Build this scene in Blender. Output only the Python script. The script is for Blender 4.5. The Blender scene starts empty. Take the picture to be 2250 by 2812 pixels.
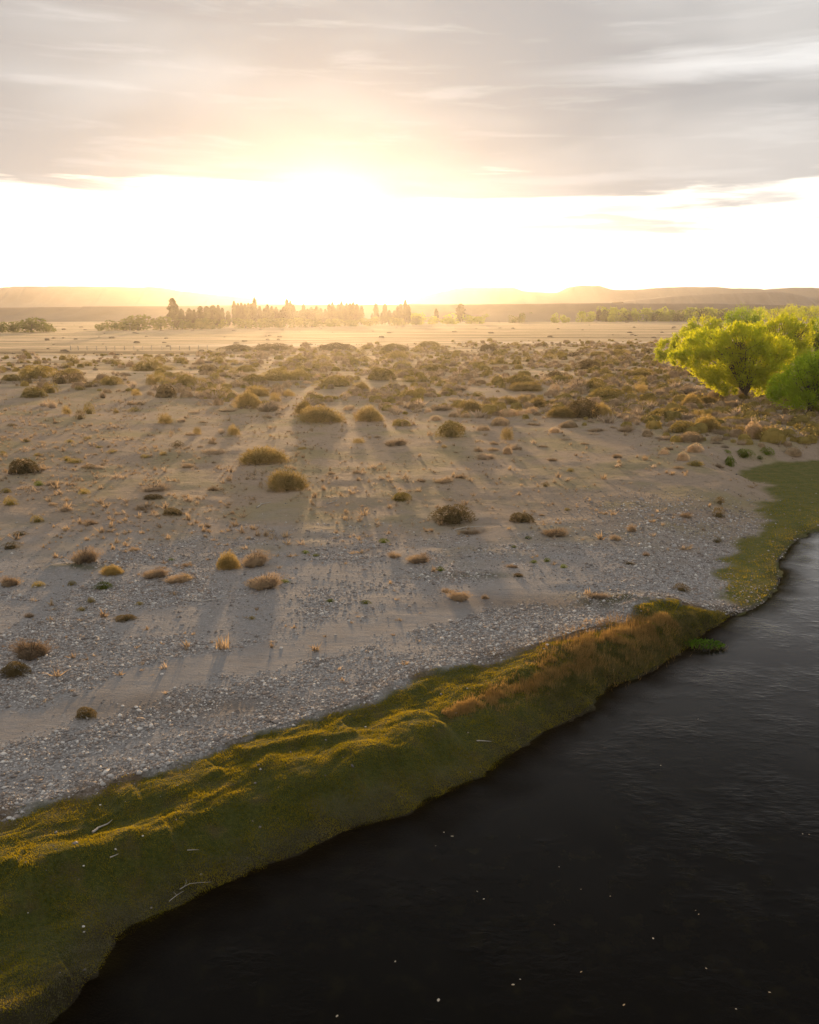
import bpy, math, random
import numpy as np
from mathutils import Vector, Matrix

rng = np.random.default_rng(7)
random.seed(7)
C = bpy.context.scene.collection
SC = bpy.context.scene

# ------------------------------------------------------------------ camera
CAM_Z = 13.0
F, CX, CY, HOR = 2478.0, 1125.0, 1406.0, 850.0       # focal length and centre in photograph pixels (2250 x 2812)
PITCH = math.atan((CY - HOR) / F)
cam_d = bpy.data.cameras.new('camera')
cam = bpy.data.objects.new('camera', cam_d); C.objects.link(cam)
cam.location = (0, 0, CAM_Z)
cam.rotation_euler = (math.pi / 2 - PITCH, 0, 0)
cam_d.sensor_fit = 'VERTICAL'; cam_d.sensor_height = 24.0; cam_d.lens = 24.0 * F / 2812.0
cam_d.clip_start = 0.1; cam_d.clip_end = 20000
SC.camera = cam

# ------------------------------------------------------------------ sun, sky, exposure
SUN_EL, SUN_AZ = math.radians(4.2), math.radians(-5.0)    # azimuth from +Y, positive towards +X
sdir = Vector((math.sin(SUN_AZ) * math.cos(SUN_EL), math.cos(SUN_AZ) * math.cos(SUN_EL), math.sin(SUN_EL)))
sun_d = bpy.data.lights.new('sun', 'SUN'); sun_d.energy = 4.0; sun_d.angle = math.radians(1.5)
sun_d.color = (1.0, 0.62, 0.29)
sun = bpy.data.objects.new('sun', sun_d); C.objects.link(sun)
sun.rotation_euler = sdir.to_track_quat('Z', 'Y').to_euler()
sun.location = (0, 0, 60)

SC.view_settings.view_transform = 'Standard'
SC.view_settings.look = 'None'
SC.view_settings.gamma = 1.0
SC.view_settings.use_curve_mapping = False
SC.view_settings.exposure = 0.5
SC.render.engine = 'CYCLES'
SC.cycles.max_bounces = 6; SC.cycles.diffuse_bounces = 2; SC.cycles.glossy_bounces = 2
SC.cycles.transmission_bounces = 3; SC.cycles.volume_bounces = 0; SC.cycles.transparent_max_bounces = 8
SC.cycles.sample_clamp_indirect = 4.0
SC.cycles.use_denoising = True


class NG:
    """small node-graph writer"""
    def __init__(s, tree):
        s.t = tree; tree.nodes.clear()
    def n(s, typ, **kw):
        nd = s.t.nodes.new(typ)
        for k, v in kw.items():
            setattr(nd, k, v)
        return nd
    def l(s, a, b):
        s.t.links.new(a, b)
    def setin(s, sock, v):
        if hasattr(v, 'is_output') or isinstance(v, bpy.types.NodeSocket):
            s.l(v, sock)
        elif v is not None:
            if sock.type == 'RGBA' and len(v) == 3:
                v = (*v, 1)
            sock.default_value = v
    def m(s, op, a, b=None, c=None, clamp=False):
        nd = s.n('ShaderNodeMath', operation=op); nd.use_clamp = clamp
        for i, v in enumerate((a, b, c)):
            if v is not None:
                s.setin(nd.inputs[i], v)
        return nd.outputs[0]
    def mix(s, f, a, b, blend='MIX'):
        nd = s.n('ShaderNodeMix', data_type='RGBA', blend_type=blend)
        s.setin(nd.inputs[0], f); s.setin(nd.inputs[6], a); s.setin(nd.inputs[7], b)
        return nd.outputs[2]
    def smooth(s, x, a, b, lo=0.0, hi=1.0):
        nd = s.n('ShaderNodeMapRange', interpolation_type='SMOOTHSTEP')
        s.setin(nd.inputs[0], x)
        for i, v in enumerate((a, b, lo, hi)):
            s.setin(nd.inputs[i + 1], v)
        return nd.outputs[0]
    def noise(s, vec, scale, detail=4, rough=0.55, dist=0.0):
        nd = s.n('ShaderNodeTexNoise')
        if vec is not None: s.l(vec, nd.inputs['Vector'])
        nd.inputs['Scale'].default_value = scale; nd.inputs['Detail'].default_value = detail
        nd.inputs['Roughness'].default_value = rough; nd.inputs['Distortion'].default_value = dist
        return nd.outputs[0]
    def comb(s, x, y, z):
        nd = s.n('ShaderNodeCombineXYZ')
        for i, v in enumerate((x, y, z)): s.setin(nd.inputs[i], v)
        return nd.outputs[0]


def build_world():
    w = bpy.data.worlds.new('World'); SC.world = w; w.use_nodes = True
    g = NG(w.node_tree)
    out = g.n('ShaderNodeOutputWorld'); bg = g.n('ShaderNodeBackground')
    g.l(bg.outputs[0], out.inputs[0])
    sky = g.n('ShaderNodeTexSky', sky_type='NISHITA'); sky.sun_disc = False
    sky.sun_elevation = SUN_EL; sky.sun_rotation = SUN_AZ
    sky.air_density = 1.0; sky.dust_density = 2.0; sky.altitude = 300
    tc = g.n('ShaderNodeTexCoord'); d = tc.outputs['Generated']
    sep = g.n('ShaderNodeSeparateXYZ'); g.l(d, sep.inputs[0])
    x, y, z = sep.outputs
    DEG = 57.29578
    el = g.m('MULTIPLY', g.m('ARCSINE', z), DEG)
    az = g.m('MULTIPLY', g.m('ARCTAN2', x, y), DEG)
    dot = g.n('ShaderNodeVectorMath', operation='DOT_PRODUCT'); g.l(d, dot.inputs[0]); dot.inputs[1].default_value = sdir
    sa = g.m('MULTIPLY', g.m('ARCCOSINE', g.m('MINIMUM', dot.outputs['Value'], 0.99999)), DEG)
    # streaky noise, stretched along the horizon
    v1 = g.comb(g.m('MULTIPLY', az, 0.035), g.m('MULTIPLY', el, 0.42), 3.1)
    n1 = g.noise(v1, 1.6, 6, 0.58, 0.5)
    v2 = g.comb(g.m('MULTIPLY', az, 0.10), g.m('ADD', g.m('MULTIPLY', el, 0.9), g.m('MULTIPLY', az, 0.012)), 9.7)
    n2 = g.noise(v2, 1.1, 5, 0.55, 0.25)
    n3 = g.noise(g.comb(g.m('MULTIPLY', az, 0.03), g.m('MULTIPLY', el, 0.12), 5.0), 1.5, 3, 0.5, 0.3)
    # cloud deck above about seven degrees, ragged lower edge
    edge = g.m('ADD', el, g.m('ADD', g.m('MULTIPLY', g.m('SUBTRACT', n1, 0.5), 6.5), g.m('MULTIPLY', g.m('SUBTRACT', n2, 0.5), 3.0)))
    deck = g.smooth(edge, 5.9, 7.3)
    # thin detached bands below the deck on the river side
    bmask = g.m('MULTIPLY', g.smooth(az, -1.0, 6.0), g.smooth(el, 3.4, 4.6))
    bands = g.m('MULTIPLY', g.smooth(n2, 0.50, 0.64), g.m('MULTIPLY', bmask, 0.85))
    wav = g.m('MULTIPLY', g.m('SUBTRACT', n1, 0.5), 1.6)
    for c_, w_, a0_, a1_ in ((6.0, .42, 0.0, 5.0), (4.75, .30, 2.0, 7.0), (5.4, .2, -17.0, -11.0)):
        q_ = g.m('SUBTRACT', g.m('ADD', el, wav), c_)
        s_ = g.m('POWER', 2.71828, g.m('MULTIPLY', g.m('MULTIPLY', q_, q_), -1 / (2 * w_ * w_)))
        s_ = g.m('MULTIPLY', s_, g.m('MULTIPLY', g.smooth(az, a0_, a1_), g.smooth(az, a0_ + 20, a0_ + 11)))
        bands = g.m('MAXIMUM', bands, g.m('MULTIPLY', g.m('MULTIPLY', s_, g.smooth(n2, .30, .55)), .75))
    cov = g.m('MAXIMUM', deck, bands)
    # colours of the deck: soft grey, a little rosy, thinner and brighter in streaks
    tint = g.mix(g.smooth(az, -24, 20), (0.365, 0.345, 0.335), (0.325, 0.325, 0.33))
    dark = g.mix(g.smooth(n3, 0.38, 0.66), tint, (0.46, 0.45, 0.44))
    strk = g.smooth(n2, 0.52, 0.74)
    cl = g.mix(g.m('MULTIPLY', strk, 0.3), dark, (0.66, 0.65, 0.63))
    low = g.smooth(el, 12.0, 7.0)
    cl = g.mix(g.m('MULTIPLY', low, 0.18), cl, (0.50, 0.45, 0.41))
    # bright thin gap in the deck near the top of the river side
    gap = g.m('MULTIPLY', g.smooth(g.m('ABSOLUTE', g.m('SUBTRACT', g.m('ADD', el, g.m('MULTIPLY', g.m('SUBTRACT', n1, 0.5), 2.2)), 13.1)), 0.9, 0.0), g.smooth(az, 4, 19))
    cl = g.mix(g.m('MULTIPLY', gap, 0.45), cl, (0.9, 0.89, 0.87))
    # clear air under the deck
    skyc = g.mix(1.0, sky.outputs[0], (0.10, 0.10, 0.10), 'MULTIPLY')
    clear = g.mix(0.75, skyc, g.mix(g.smooth(el, 0.0, 8.0), (1.55, 1.42, 1.22), (1.30, 1.25, 1.16)))
    col = g.mix(cov, clear, cl)
    # light of the sun spread through thin cloud
    h1 = g.m('POWER', 2.71828, g.m('MULTIPLY', g.m('MULTIPLY', sa, sa), -1 / (2 * 1.9 ** 2)))
    h2 = g.m('POWER', 2.71828, g.m('MULTIPLY', sa, -1 / 4.2))
    halo = g.mix(1.0, g.mix(h1, (0, 0, 0), (1.3, 1.15, 0.9)), g.mix(h2, (0, 0, 0), (0.13, 0.10, 0.075)), 'ADD')
    col = g.mix(1.0, col, halo, 'ADD')
    # below the horizon: dull ground colour
    col = g.mix(g.smooth(el, -0.4, -2.0), col, (0.16, 0.14, 0.11))
    g.l(col, bg.inputs[0]); bg.inputs[1].default_value = 1.0


build_world()

# ------------------------------------------------------------------ pixel -> world
def ray(u, v):
    dx = (u - CX) / F; up = -(v - CY) / F
    return np.array([dx, math.cos(PITCH) + up * math.sin(PITCH), -math.sin(PITCH) + up * math.cos(PITCH)])
def at(u, v, z=0.0):
    d = ray(u, v); t = (z - CAM_Z) / d[2]
    return np.array([d[0] * t, d[1] * t])
R = {1: (0, 930, 2.875), 2: (550, 930, 2.875), 3: (1100, 930, 2.875), 4: (1650, 930, 2.875),
     'T1': (0, 790, 2.875), 'T2': (550, 790, 2.875), 'T3': (1100, 790, 2.875), 'T4': (1650, 790, 2.875),
     'g3': (0, 1100, 1.5333), 'g4': (1125, 1100, 1.5333), 'g5': (0, 1550, 1.5333), 'g6': (1125, 1450, 1.5333),
     'g7': (0, 2150, 1.5333), 'g8': (1125, 2150, 1.5333)}
def px(k, x, y):
    a = R[k]; return (a[0] + x / a[2], a[1] + y / a[2])
def line(z, *segs):
    pts = []
    for k, l in segs:
        for (x, y) in l:
            pts.append(at(*px(k, x, y), z))
    return np.array(pts)

# ------------------------------------------------------------------ noise
def _h(ix, iy, s):
    n = (ix.astype(np.int64) * 374761393 + iy.astype(np.int64) * 668265263 + s * 974634777) & 0xffffffff
    n = ((n ^ (n >> 13)) * 1274126177) & 0xffffffff
    return ((n ^ (n >> 16)) & 0xffff) / 65535.0
def vn(x, y, s=0):
    ix = np.floor(x); iy = np.floor(y); fx = x - ix; fy = y - iy
    fx = fx * fx * (3 - 2 * fx); fy = fy * fy * (3 - 2 * fy)
    a = _h(ix, iy, s); b = _h(ix + 1, iy, s); c = _h(ix, iy + 1, s); d = _h(ix + 1, iy + 1, s)
    return (a + (b - a) * fx) * (1 - fy) + (c + (d - c) * fx) * fy
def fbm(x, y, sc, o=4, s=0, r=0.5):
    t = 0; a = 1; n = 0
    for i in range(o):
        t = t + a * vn(x / sc + 17.3 * i, y / sc - 9.1 * i, s + i); n += a; a *= r; sc = sc / 2.03
    return t / n
def sst(x, a, b):
    t = np.clip((x - a) / (b - a), 0, 1); return t * t * (3 - 2 * t)

# ------------------------------------------------------------------ planimetry, measured in the photograph
SHORE = line(0.0, ('g7', [(150, 1100), (300, 960), (390, 840), (470, 760), (530, 660), (640, 595), (800, 515), (930, 445), (1100, 380), (1300, 290), (1450, 215), (1600, 175), (1725, 140)]),
             ('g6', [(150, 1130), (330, 1050), (480, 930), (560, 870), (720, 795), (780, 750), (830, 700), (880, 670), (1000, 615), (1100, 560), (1180, 510), (1260, 440), (1320, 405), (1360, 375), (1440, 345), (1500, 310), (1560, 230), (1550, 150), (1610, 70), (1680, 20), (1725, 5), (2000, -40), (2600, -80)]))
e = SHORE[-1]; s0 = SHORE[0]
WATER = np.vstack([SHORE, [[e[0] + 100, e[1] + 10], [400, 60], [400, -400], [-400, -400], [-60, -12], [s0[0] - 9, s0[1] - 4]]])
TTOP = line(0.75, ('g5', [(-400, 1150), (0, 1015), (200, 965), (500, 885), (800, 785), (1000, 712), (1180, 660), (1300, 620), (1500, 560), (1650, 500)]),
            ('g6', [(0, 612), (100, 590), (200, 560), (330, 520), (500, 495), (600, 470), (700, 440), (830, 395), (900, 372), (960, 325), (1060, 290), (1200, 292), (1300, 285), (1400, 290), (1480, 270)]))
TURF = np.vstack([TTOP, SHORE[: 30][::-1], [[s0[0] - 9, s0[1] - 4], [-60, -12]], [TTOP[0] + np.array([-30, -10])]])
WET = line(0.08, ('g4', [(1290, 660), (1350, 625), (1430, 560), (1480, 500), (1460, 450), (1520, 400), (1500, 350), (1340, 315), (1440, 275), (1600, 252), (1800, 243), (2300, 232), (3200, 225), (3200, 500), (2000, 520), (1725, 545), (1640, 560), (1610, 600), (1550, 660), (1550, 767)]),
           ('g6', [(1500, 300), (1400, 330), (1350, 300), (1300, 200), (1290, 150)]))

def pdist(x, y, P, closed=False):
    """distance to a polyline, index of nearest segment, side (+ = left of its direction), parameter along it 0..1"""
    n = len(P); best = np.full(x.shape, 1e9); side = np.zeros(x.shape); prm = np.zeros(x.shape)
    m = n if closed else n - 1
    for i in range(m):
        a = P[i]; b = P[(i + 1) % n]; dx, dy = b - a; L = dx * dx + dy * dy + 1e-9
        t = np.clip(((x - a[0]) * dx + (y - a[1]) * dy) / L, 0, 1)
        ex = x - a[0] - t * dx; ey = y - a[1] - t * dy
        d = ex * ex + ey * ey; k = d < best
        best = np.where(k, d, best); side = np.where(k, np.sign(dx * ey - dy * ex), side); prm = np.where(k, (i + t) / m, prm)
    return np.sqrt(best), side, prm
def inside(x, y, P):
    r = np.zeros(x.shape, bool); n = len(P); j = n - 1
    for i in range(n):
        xi, yi = P[i]; xj, yj = P[j]
        c = ((yi > y) != (yj > y)) & (x < (xj - xi) * (y - yi) / (yj - yi + 1e-12) + xi)
        r ^= c; j = i
    return r

RIDGES = [  # polyline, amplitude at start and end, width of far side, width of near side
    (line(0.8, ('g7', [(-60, 235), (0, 215), (200, 120), (430, 60), (600, 15)])), .05, .07, 1.1, .35),
    (line(0.85, ('g5', [(0, 1370), (200, 1215), (450, 1160), (700, 1072), (950, 990), (1150, 905), (1400, 850), (1600, 780), (1725, 735)]), ('g6', [(60, 850), (210, 795)])), .25, .20, 1.5, .5),
    (line(0.9, ('g5', [(1040, 890), (1250, 850), (1500, 755), (1725, 650)]), ('g6', [(200, 712), (400, 640), (600, 560), (750, 480), (900, 410), (1050, 352), (1200, 332), (1350, 330)])), .14, .25, 1.7, 1.2),
    (line(0.7, ('g5', [(1000, 790), (1200, 722), (1400, 715), (1500, 690)])), .12, .1, 1.0, .3),
    (line(0.7, ('g5', [(480, 1000), (700, 930), (850, 870), (930, 840)])), .09, .08, 1.2, .4),
    (line(0.75, ('g5', [(1350, 640), (1550, 562), (1725, 500)]), ('g6', [(120, 572), (260, 535)])), .06, .07, 1.1, .5),
    (line(0.7, ('g7', [(-60, 540), (0, 510), (200, 400), (400, 330), (600, 262), (760, 215)])), .14, .12, 1.0, .5),
    (line(0.5, ('g7', [(-60, 400), (0, 385), (90, 372)])), .12, .1, .8, .3),
    (line(0.4, ('g7', [(-60, 1050), (30, 975), (160, 888), (330, 818)])), .38, .2, 1.0, .45),
    (line(0.9, ('g6', [(740, 290), (850, 278), (960, 282)])), .14, .12, .9, .5),
    (line(0.9, ('g6', [(930, 345), (1060, 295), (1140, 305)])), .26, .2, 1.3, .6),
    (line(0.8, ('g3', [(190, 690), (340, 680), (420, 672)])), .10, .1, 1.0, .5),
]
BANK = line(0.6, ('g6', [(800, 640), (900, 560), (1050, 480), (1200, 420), (1340, 370)]))
SAND1 = line(0.8, ('g5', [(-200, 690), (0, 640), (200, 600), (600, 470), (1000, 385), (1400, 275), (1725, 200)]), ('g6', [(150, 330), (330, 270), (450, 235)]))
SAND2 = line(0.8, ('g5', [(0, 905), (200, 850), (500, 760), (800, 690), (1000, 560)]))

def height(x, y):
    x = np.asarray(x, float); y = np.asarray(y, float)
    shp = x.shape; x = x.ravel(); y = y.ravel()
    r = np.hypot(x, y)
    base = 0.52 + 0.76 * sst(y, 38, 85) + 0.2 * sst(y, 100, 300)
    fade = 1 - sst(r, 500, 1500)
    base = base + (fbm(x, y, 9, 4, 3) - .5) * .55 * sst(y, 30, 65) * fade
    base = base + (fbm(x * .55, y * 1.4, 2.2, 4, 8) - .5) * .24 * (0.35 + 0.65 * sst(y, 28, 55)) * (1 - sst(r, 150, 300))
    base = base + (fbm(x * .35, y, 40, 3, 21) - .5) * 1.1 * sst(y, 130, 320) * fade
    near = r < 190
    out = base.copy()
    xn, yn, bn = x[near], y[near], base[near]
    if len(xn):
        dw, _, _ = pdist(xn, yn, WATER, True); iw = inside(xn, yn, WATER)
        wob = (fbm(xn, yn, .9, 3, 31) - .5) * .6 + (fbm(xn, yn, .3, 3, 32) - .5) * .28
        dl = np.where(iw, -dw, dw) + wob
        db, _, _ = pdist(xn, yn, BANK)
        dt, _, _ = pdist(xn, yn, TTOP); it = inside(xn, yn, TURF)
        dt = np.where(it, dt, 0)
        bk = 1 - sst(db, 1.5, 4.5)
        t = np.clip(dl, 0, None) / (np.clip(dl, 0, None) + dt + 1.2)
        land = bn * (t ** (.72 - .2 * bk)) * sst(dl, -.3, .8 + .9 * (1 - bk))
        land = np.where(it | (dl < 1.0), land, bn * sst(dl, 0, 1.4))
        wx = (fbm(xn, yn, 1.7, 4, 51) - .5) * 1.5
        for P, a0, a1, wf, wn in RIDGES:
            d, s, p = pdist(xn, yn, P)
            ds = d * s + wx * .55
            w = np.where(ds > 0, wf, wn)
            lo = P.min(0); hi = P.max(0)
            endf = sst(p, 0, .07) * (1 - sst(p, .95, 1.0)) if a0 > 0.3 or a1 < .5 else sst(p, 0, .07)
            amp = 1.6 * (a0 + (a1 - a0) * p) * (0.7 + .6 * fbm(xn, yn, 1.3, 2, 77))
            land = land + amp * np.exp(-(ds / w) ** 2) * np.maximum(endf, 0.25) * sst(dl, 0, .5)
        ax_ = SHORE[25] - SHORE[4]; ax_ = ax_ / np.hypot(*ax_); ua = xn * ax_[0] + yn * ax_[1]; va = -xn * ax_[1] + yn * ax_[0]
        va = va + (fbm(xn, yn, 1.5, 2, 63) - .5) * 1.2
        land = land + ((fbm(ua * .32, va, .75, 4, 61) - .5) * .26 + (fbm(xn, yn, .35, 2, 62) - .5) * .05) * it * sst(dl, .3, 1.2)
        # wetland flat beside the upper reach
        dwt, _, _ = pdist(xn, yn, WET, True); iwt = inside(xn, yn, WET)
        dq = np.where(iwt, -dwt, dwt) + wob
        rise = np.where(yn > 58, 3.2, 4.5)
        wet = .045 + (fbm(xn, yn, 1.2, 4, 71) - .5) * .10
        kk = sst(dq / rise, 0, 1)
        land = wet * (1 - kk) + land * kk
        bed = -.05 - .13 * np.clip(-dl, 0, 7) + (fbm(xn, yn, 1.0, 3, 91) - .5) * .12
        isw = (dl < 0) & ~(iwt)
        q = sst(dl, -.45, .35); q = np.where(iwt, 1.0, q)
        o = np.minimum(bed, 0) * (1 - q) + np.maximum(land, -.03) * q
        out[near] = o
    return out.reshape(shp)

def ground(u, v):
    z = 1.0
    for _ in range(6):
        p = at(u, v, z); z2 = float(height(np.array([p[0]]), np.array([p[1]]))[0]); z = .5 * z + .5 * z2
    p = at(u, v, z)
    return p[0], p[1], float(height(np.array([p[0]]), np.array([p[1]]))[0])

def project(x, y, z):
    f = y * math.cos(PITCH) - (z - CAM_Z) * math.sin(PITCH); up = y * math.sin(PITCH) + (z - CAM_Z) * math.cos(PITCH)
    return CX + F * x / f, CY - F * up / f

# ------------------------------------------------------------------ zone masks
def zones(x, y):
    dw, _, _ = pdist(x, y, WATER, True); iw = inside(x, y, WATER); dl = np.where(iw, -dw, dw)
    it = inside(x, y, TURF) | iw
    dtp, _, _ = pdist(x, y, TTOP)
    n = (fbm(x, y, 1.1, 4, 5) - .5)
    turf = sst(np.where(it, dtp, -dtp) + n * 1.3, -.15, .5)
    dwt, _, _ = pdist(x, y, WET, True); iwt = inside(x, y, WET)
    sw = np.where(iwt, dwt, -dwt); sw = np.where(iwt & (dl < 2.0), np.maximum(sw, 1.2), sw); sw = np.where(iw & (dwt < 3), 1.2, sw)
    wet = sst(sw + n * 2.2, -.4, .6)
    ds1, _, _ = pdist(x, y, SAND1); ds2, _, _ = pdist(x, y, SAND2)
    sand = np.maximum(1 - sst(ds1 + n * 2.5, .5, 1.9), .8 * (1 - sst(ds2 + n * 1.5, .2, 1.1)))
    up = sst(y + n * 10, 40, 58)
    u, v = project(x, y, 1.0)
    rightg = sst(u, 1300, 1800) * (1 - sst(v, 1700, 1750)) * sst(v, 1290, 1400)
    gravel = (1 - sand * .92) * (1 - up * .93)
    gravel = gravel * (0.35 + .65 * sst(fbm(x, y, 3.5, 3, 15), .35, .62))
    edge = (1 - sst(dtp, .6, 3.2)) * (1 - turf)
    gravel = np.maximum(gravel, edge * .95)
    gravel = np.maximum(gravel, rightg * .85)
    gravel = gravel * (1 - turf) * (1 - wet * .75)
    # stones show through the turf at the point where bar, wetland and river meet
    pc = at(*px('g6', 1330, 235), .3); dp = np.hypot(x - pc[0], y - pc[1])
    gravel = np.maximum(gravel, (1 - sst(dp, 1.5, 4.2)) * .5 * (~iw))
    return dict(dl=dl, turf=turf, wet=wet, sand=sand, up=up, gravel=gravel, it=it)

# ------------------------------------------------------------------ mesh helpers
def mk(name, V, faces, mat=None, parent=None, smooth=False, link=True, attrs=None):
    """faces: list of int arrays, each (n, k)"""
    me = bpy.data.meshes.new(name)
    V = np.asarray(V, np.float32)
    me.vertices.add(len(V)); me.vertices.foreach_set('co', V.ravel())
    loops = np.concatenate([f.ravel() for f in faces]).astype(np.int32)
    sizes = np.concatenate([np.full(len(f), f.shape[1]) for f in faces])
    starts = np.concatenate([[0], np.cumsum(sizes)[:-1]]).astype(np.int32)
    me.loops.add(len(loops)); me.loops.foreach_set('vertex_index', loops)
    me.polygons.add(len(sizes)); me.polygons.foreach_set('loop_start', starts)
    me.update(calc_edges=True)
    me.polygons.foreach_set('use_smooth', np.full(len(sizes), smooth))
    if attrs:
        for k, a in attrs.items():
            at_ = me.attributes.new(k, 'FLOAT', 'POINT'); at_.data.foreach_set('value', np.asarray(a, np.float32))
    if mat: me.materials.append(mat)
    if not link: return me
    o = bpy.data.objects.new(name, me); C.objects.link(o)
    if parent: o.parent = parent
    return o
def tag(o, label, cat, group=None):
    o['label'] = label; o['category'] = cat
    if group: o['group'] = group
def empty(name, loc):
    o = bpy.data.objects.new(name, None); C.objects.link(o); o.location = loc; o.empty_display_size = .2
    return o

def tube(P, Rr, sides=5):
    P = np.asarray(P, float); n = len(P); V = []; 
    up = np.array([0.13, .27, .95])
    for i in range(n):
        d = P[min(i + 1, n - 1)] - P[max(i - 1, 0)]; d = d / (np.linalg.norm(d) + 1e-9)
        a = np.cross(d, up); 
        if np.linalg.norm(a) < .1: a = np.cross(d, [1, 0, 0])
        a /= np.linalg.norm(a); b = np.cross(d, a)
        for k in range(sides):
            t = 2 * math.pi * k / sides
            V.append(P[i] + Rr[i] * (math.cos(t) * a + math.sin(t) * b))
    Fq = []
    for i in range(n - 1):
        for k in range(sides):
            k2 = (k + 1) % sides
            Fq.append((i * sides + k, i * sides + k2, (i + 1) * sides + k2, (i + 1) * sides + k))
    return np.array(V), np.array(Fq)
class Acc:
    def __init__(s): s.V = []; s.F = {}; s.n = 0
    def add(s, V, Fa):
        s.V.append(V); s.F.setdefault(Fa.shape[1], []).append(Fa + s.n); s.n += len(V)
    def out(s):
        return np.vstack(s.V), [np.vstack(f) for f in s.F.values()]

def blades(P, D, L, W, bend=0.0):
    """n leaf shaped quads: base P, direction D (unit), length L, width W"""
    n = len(P); L = np.broadcast_to(L, (n,))[:, None]; W = np.broadcast_to(W, (n,))[:, None]
    r = rng.normal(size=(n, 3)); s = np.cross(D, r); s /= np.linalg.norm(s, axis=1)[:, None] + 1e-9
    tip = P + D * L
    if bend: tip[:, 2] -= bend * L[:, 0]
    mid = P + D * L * .5
    V = np.stack([P, mid + s * W * .5, tip, mid - s * W * .5], 1).reshape(-1, 3)
    return V, np.arange(4 * n).reshape(n, 4)
def tris(P, D, L, W):
    n = len(P); L = np.broadcast_to(L, (n,))[:, None]; W = np.broadcast_to(W, (n,))[:, None]
    r = rng.normal(size=(n, 3)); s = np.cross(D, r); s /= np.linalg.norm(s, axis=1)[:, None] + 1e-9
    V = np.stack([P - s * W * .5, P + s * W * .5, P + D * L], 1).reshape(-1, 3)
    return V, np.arange(3 * n).reshape(n, 3)
def unit(a): return a / (np.linalg.norm(a, axis=-1, keepdims=True) + 1e-9)

# ------------------------------------------------------------------ materials
def mat_new(name):
    m = bpy.data.materials.new(name); m.use_nodes = True; return m, NG(m.node_tree)

def leaf_mat(name, c1, c2, trans=.45, tcol=None, scale=1.5, rough=.7, spread=.25):
    m, g = mat_new(name)
    out = g.n('ShaderNodeOutputMaterial'); geo = g.n('ShaderNodeNewGeometry'); oi = g.n('ShaderNodeObjectInfo')
    n = g.noise(geo.outputs['Position'], scale, 3, .6)
    f = g.m('ADD', g.smooth(n, .3, .7), g.m('MULTIPLY', g.m('SUBTRACT', oi.outputs['Random'], .5), spread * 2), clamp=True)
    rp = g.m('MULTIPLY', g.m('SUBTRACT', geo.outputs['Random Per Island'], .5), .5)
    f = g.m('ADD', f, rp, clamp=True)
    col = g.mix(f, c1, c2)
    hsv = g.n('ShaderNodeHueSaturation'); g.l(col, hsv.inputs['Color'])
    g.l(g.m('ADD', g.m('MULTIPLY', oi.outputs['Random'], .4), .8), hsv.inputs['Value'])
    p = g.n('ShaderNodeBsdfPrincipled'); g.l(hsv.outputs[0], p.inputs['Base Color']); p.inputs['Roughness'].default_value = rough
    p.inputs['Specular IOR Level'].default_value = 0
    t = g.n('ShaderNodeBsdfTranslucent')
    if tcol is None: g.l(g.mix(1.0, hsv.outputs[0], (1.6, 1.5, 1.25), 'MULTIPLY'), t.inputs[0])
    else:
        g.l(g.mix(f, tcol[0], tcol[1]), t.inputs[0])
    mx = g.n('ShaderNodeMixShader'); mx.inputs[0].default_value = trans
    g.l(p.outputs[0], mx.inputs[1]); g.l(t.outputs[0], mx.inputs[2]); g.l(mx.outputs[0], out.inputs[0])
    return m

M = {}
M['olive'] = leaf_mat('olive_shrub', (.16, .14, .045), (.32, .26, .095), .55)
M['dark'] = leaf_mat('dark_shrub', (.095, .080, .042), (.18, .14, .07), .45)
M['cushion'] = leaf_mat('tan_cushion', (.32, .25, .165), (.54, .42, .29), .48)
M['grey'] = leaf_mat('grey_brush', (.25, .21, .165), (.43, .35, .28), .48)
M['gold'] = leaf_mat('amber_bush', (.21, .17, .065), (.38, .29, .12), .55)
M['tuft'] = leaf_mat('russet_tuft', (.19, .145, .105), (.36, .285, .205), .48)
M['green'] = leaf_mat('green_cushion', (.085, .115, .020), (.16, .20, .03), .4)
M['willow'] = leaf_mat('willow_leaves', (.17, .21, .015), (.30, .32, .025), .62, ((.62, .70, .02), (.92, .90, .04)), .6)
M['willow2'] = leaf_mat('willow_leaves_green', (.11, .17, .015), (.20, .26, .02), .58, ((.42, .60, .02), (.68, .80, .03)), .6)
M['poplar'] = leaf_mat('poplar_leaves', (.045, .045, .016), (.08, .075, .026), .3, ((.13, .13, .03), (.2, .19, .04)), .3)
M['bushtree'] = leaf_mat('round_tree_leaves', (.06, .075, .02), (.12, .13, .03), .4, ((.2, .24, .03), (.36, .38, .05)), .2)
M['turf'] = leaf_mat('turf_blades', (.040, .052, .011), (.090, .094, .022), .42, ((.36, .31, .014), (.70, .52, .022)), 1.2)
M['reed'] = leaf_mat('dry_tall_grass', (.16, .105, .04), (.28, .185, .07), .45, ((.42, .25, .08), (.60, .38, .13)), 1.0)
M['sedge'] = leaf_mat('pale_rim_grass', (.075, .072, .040), (.15, .14, .085), .3, None, 2.0)
def bark():
    m, g = mat_new('bark'); out = g.n('ShaderNodeOutputMaterial'); p = g.n('ShaderNodeBsdfPrincipled'); g.l(p.outputs[0], out.inputs[0])
    tc = g.n('ShaderNodeTexCoord'); n = g.noise(tc.outputs['Object'], 6, 5)
    g.l(g.mix(n, (.035, .025, .018), (.10, .075, .05)), p.inputs['Base Color']); p.inputs['Roughness'].default_value = .9
    return m
M['bark'] = bark()
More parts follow.
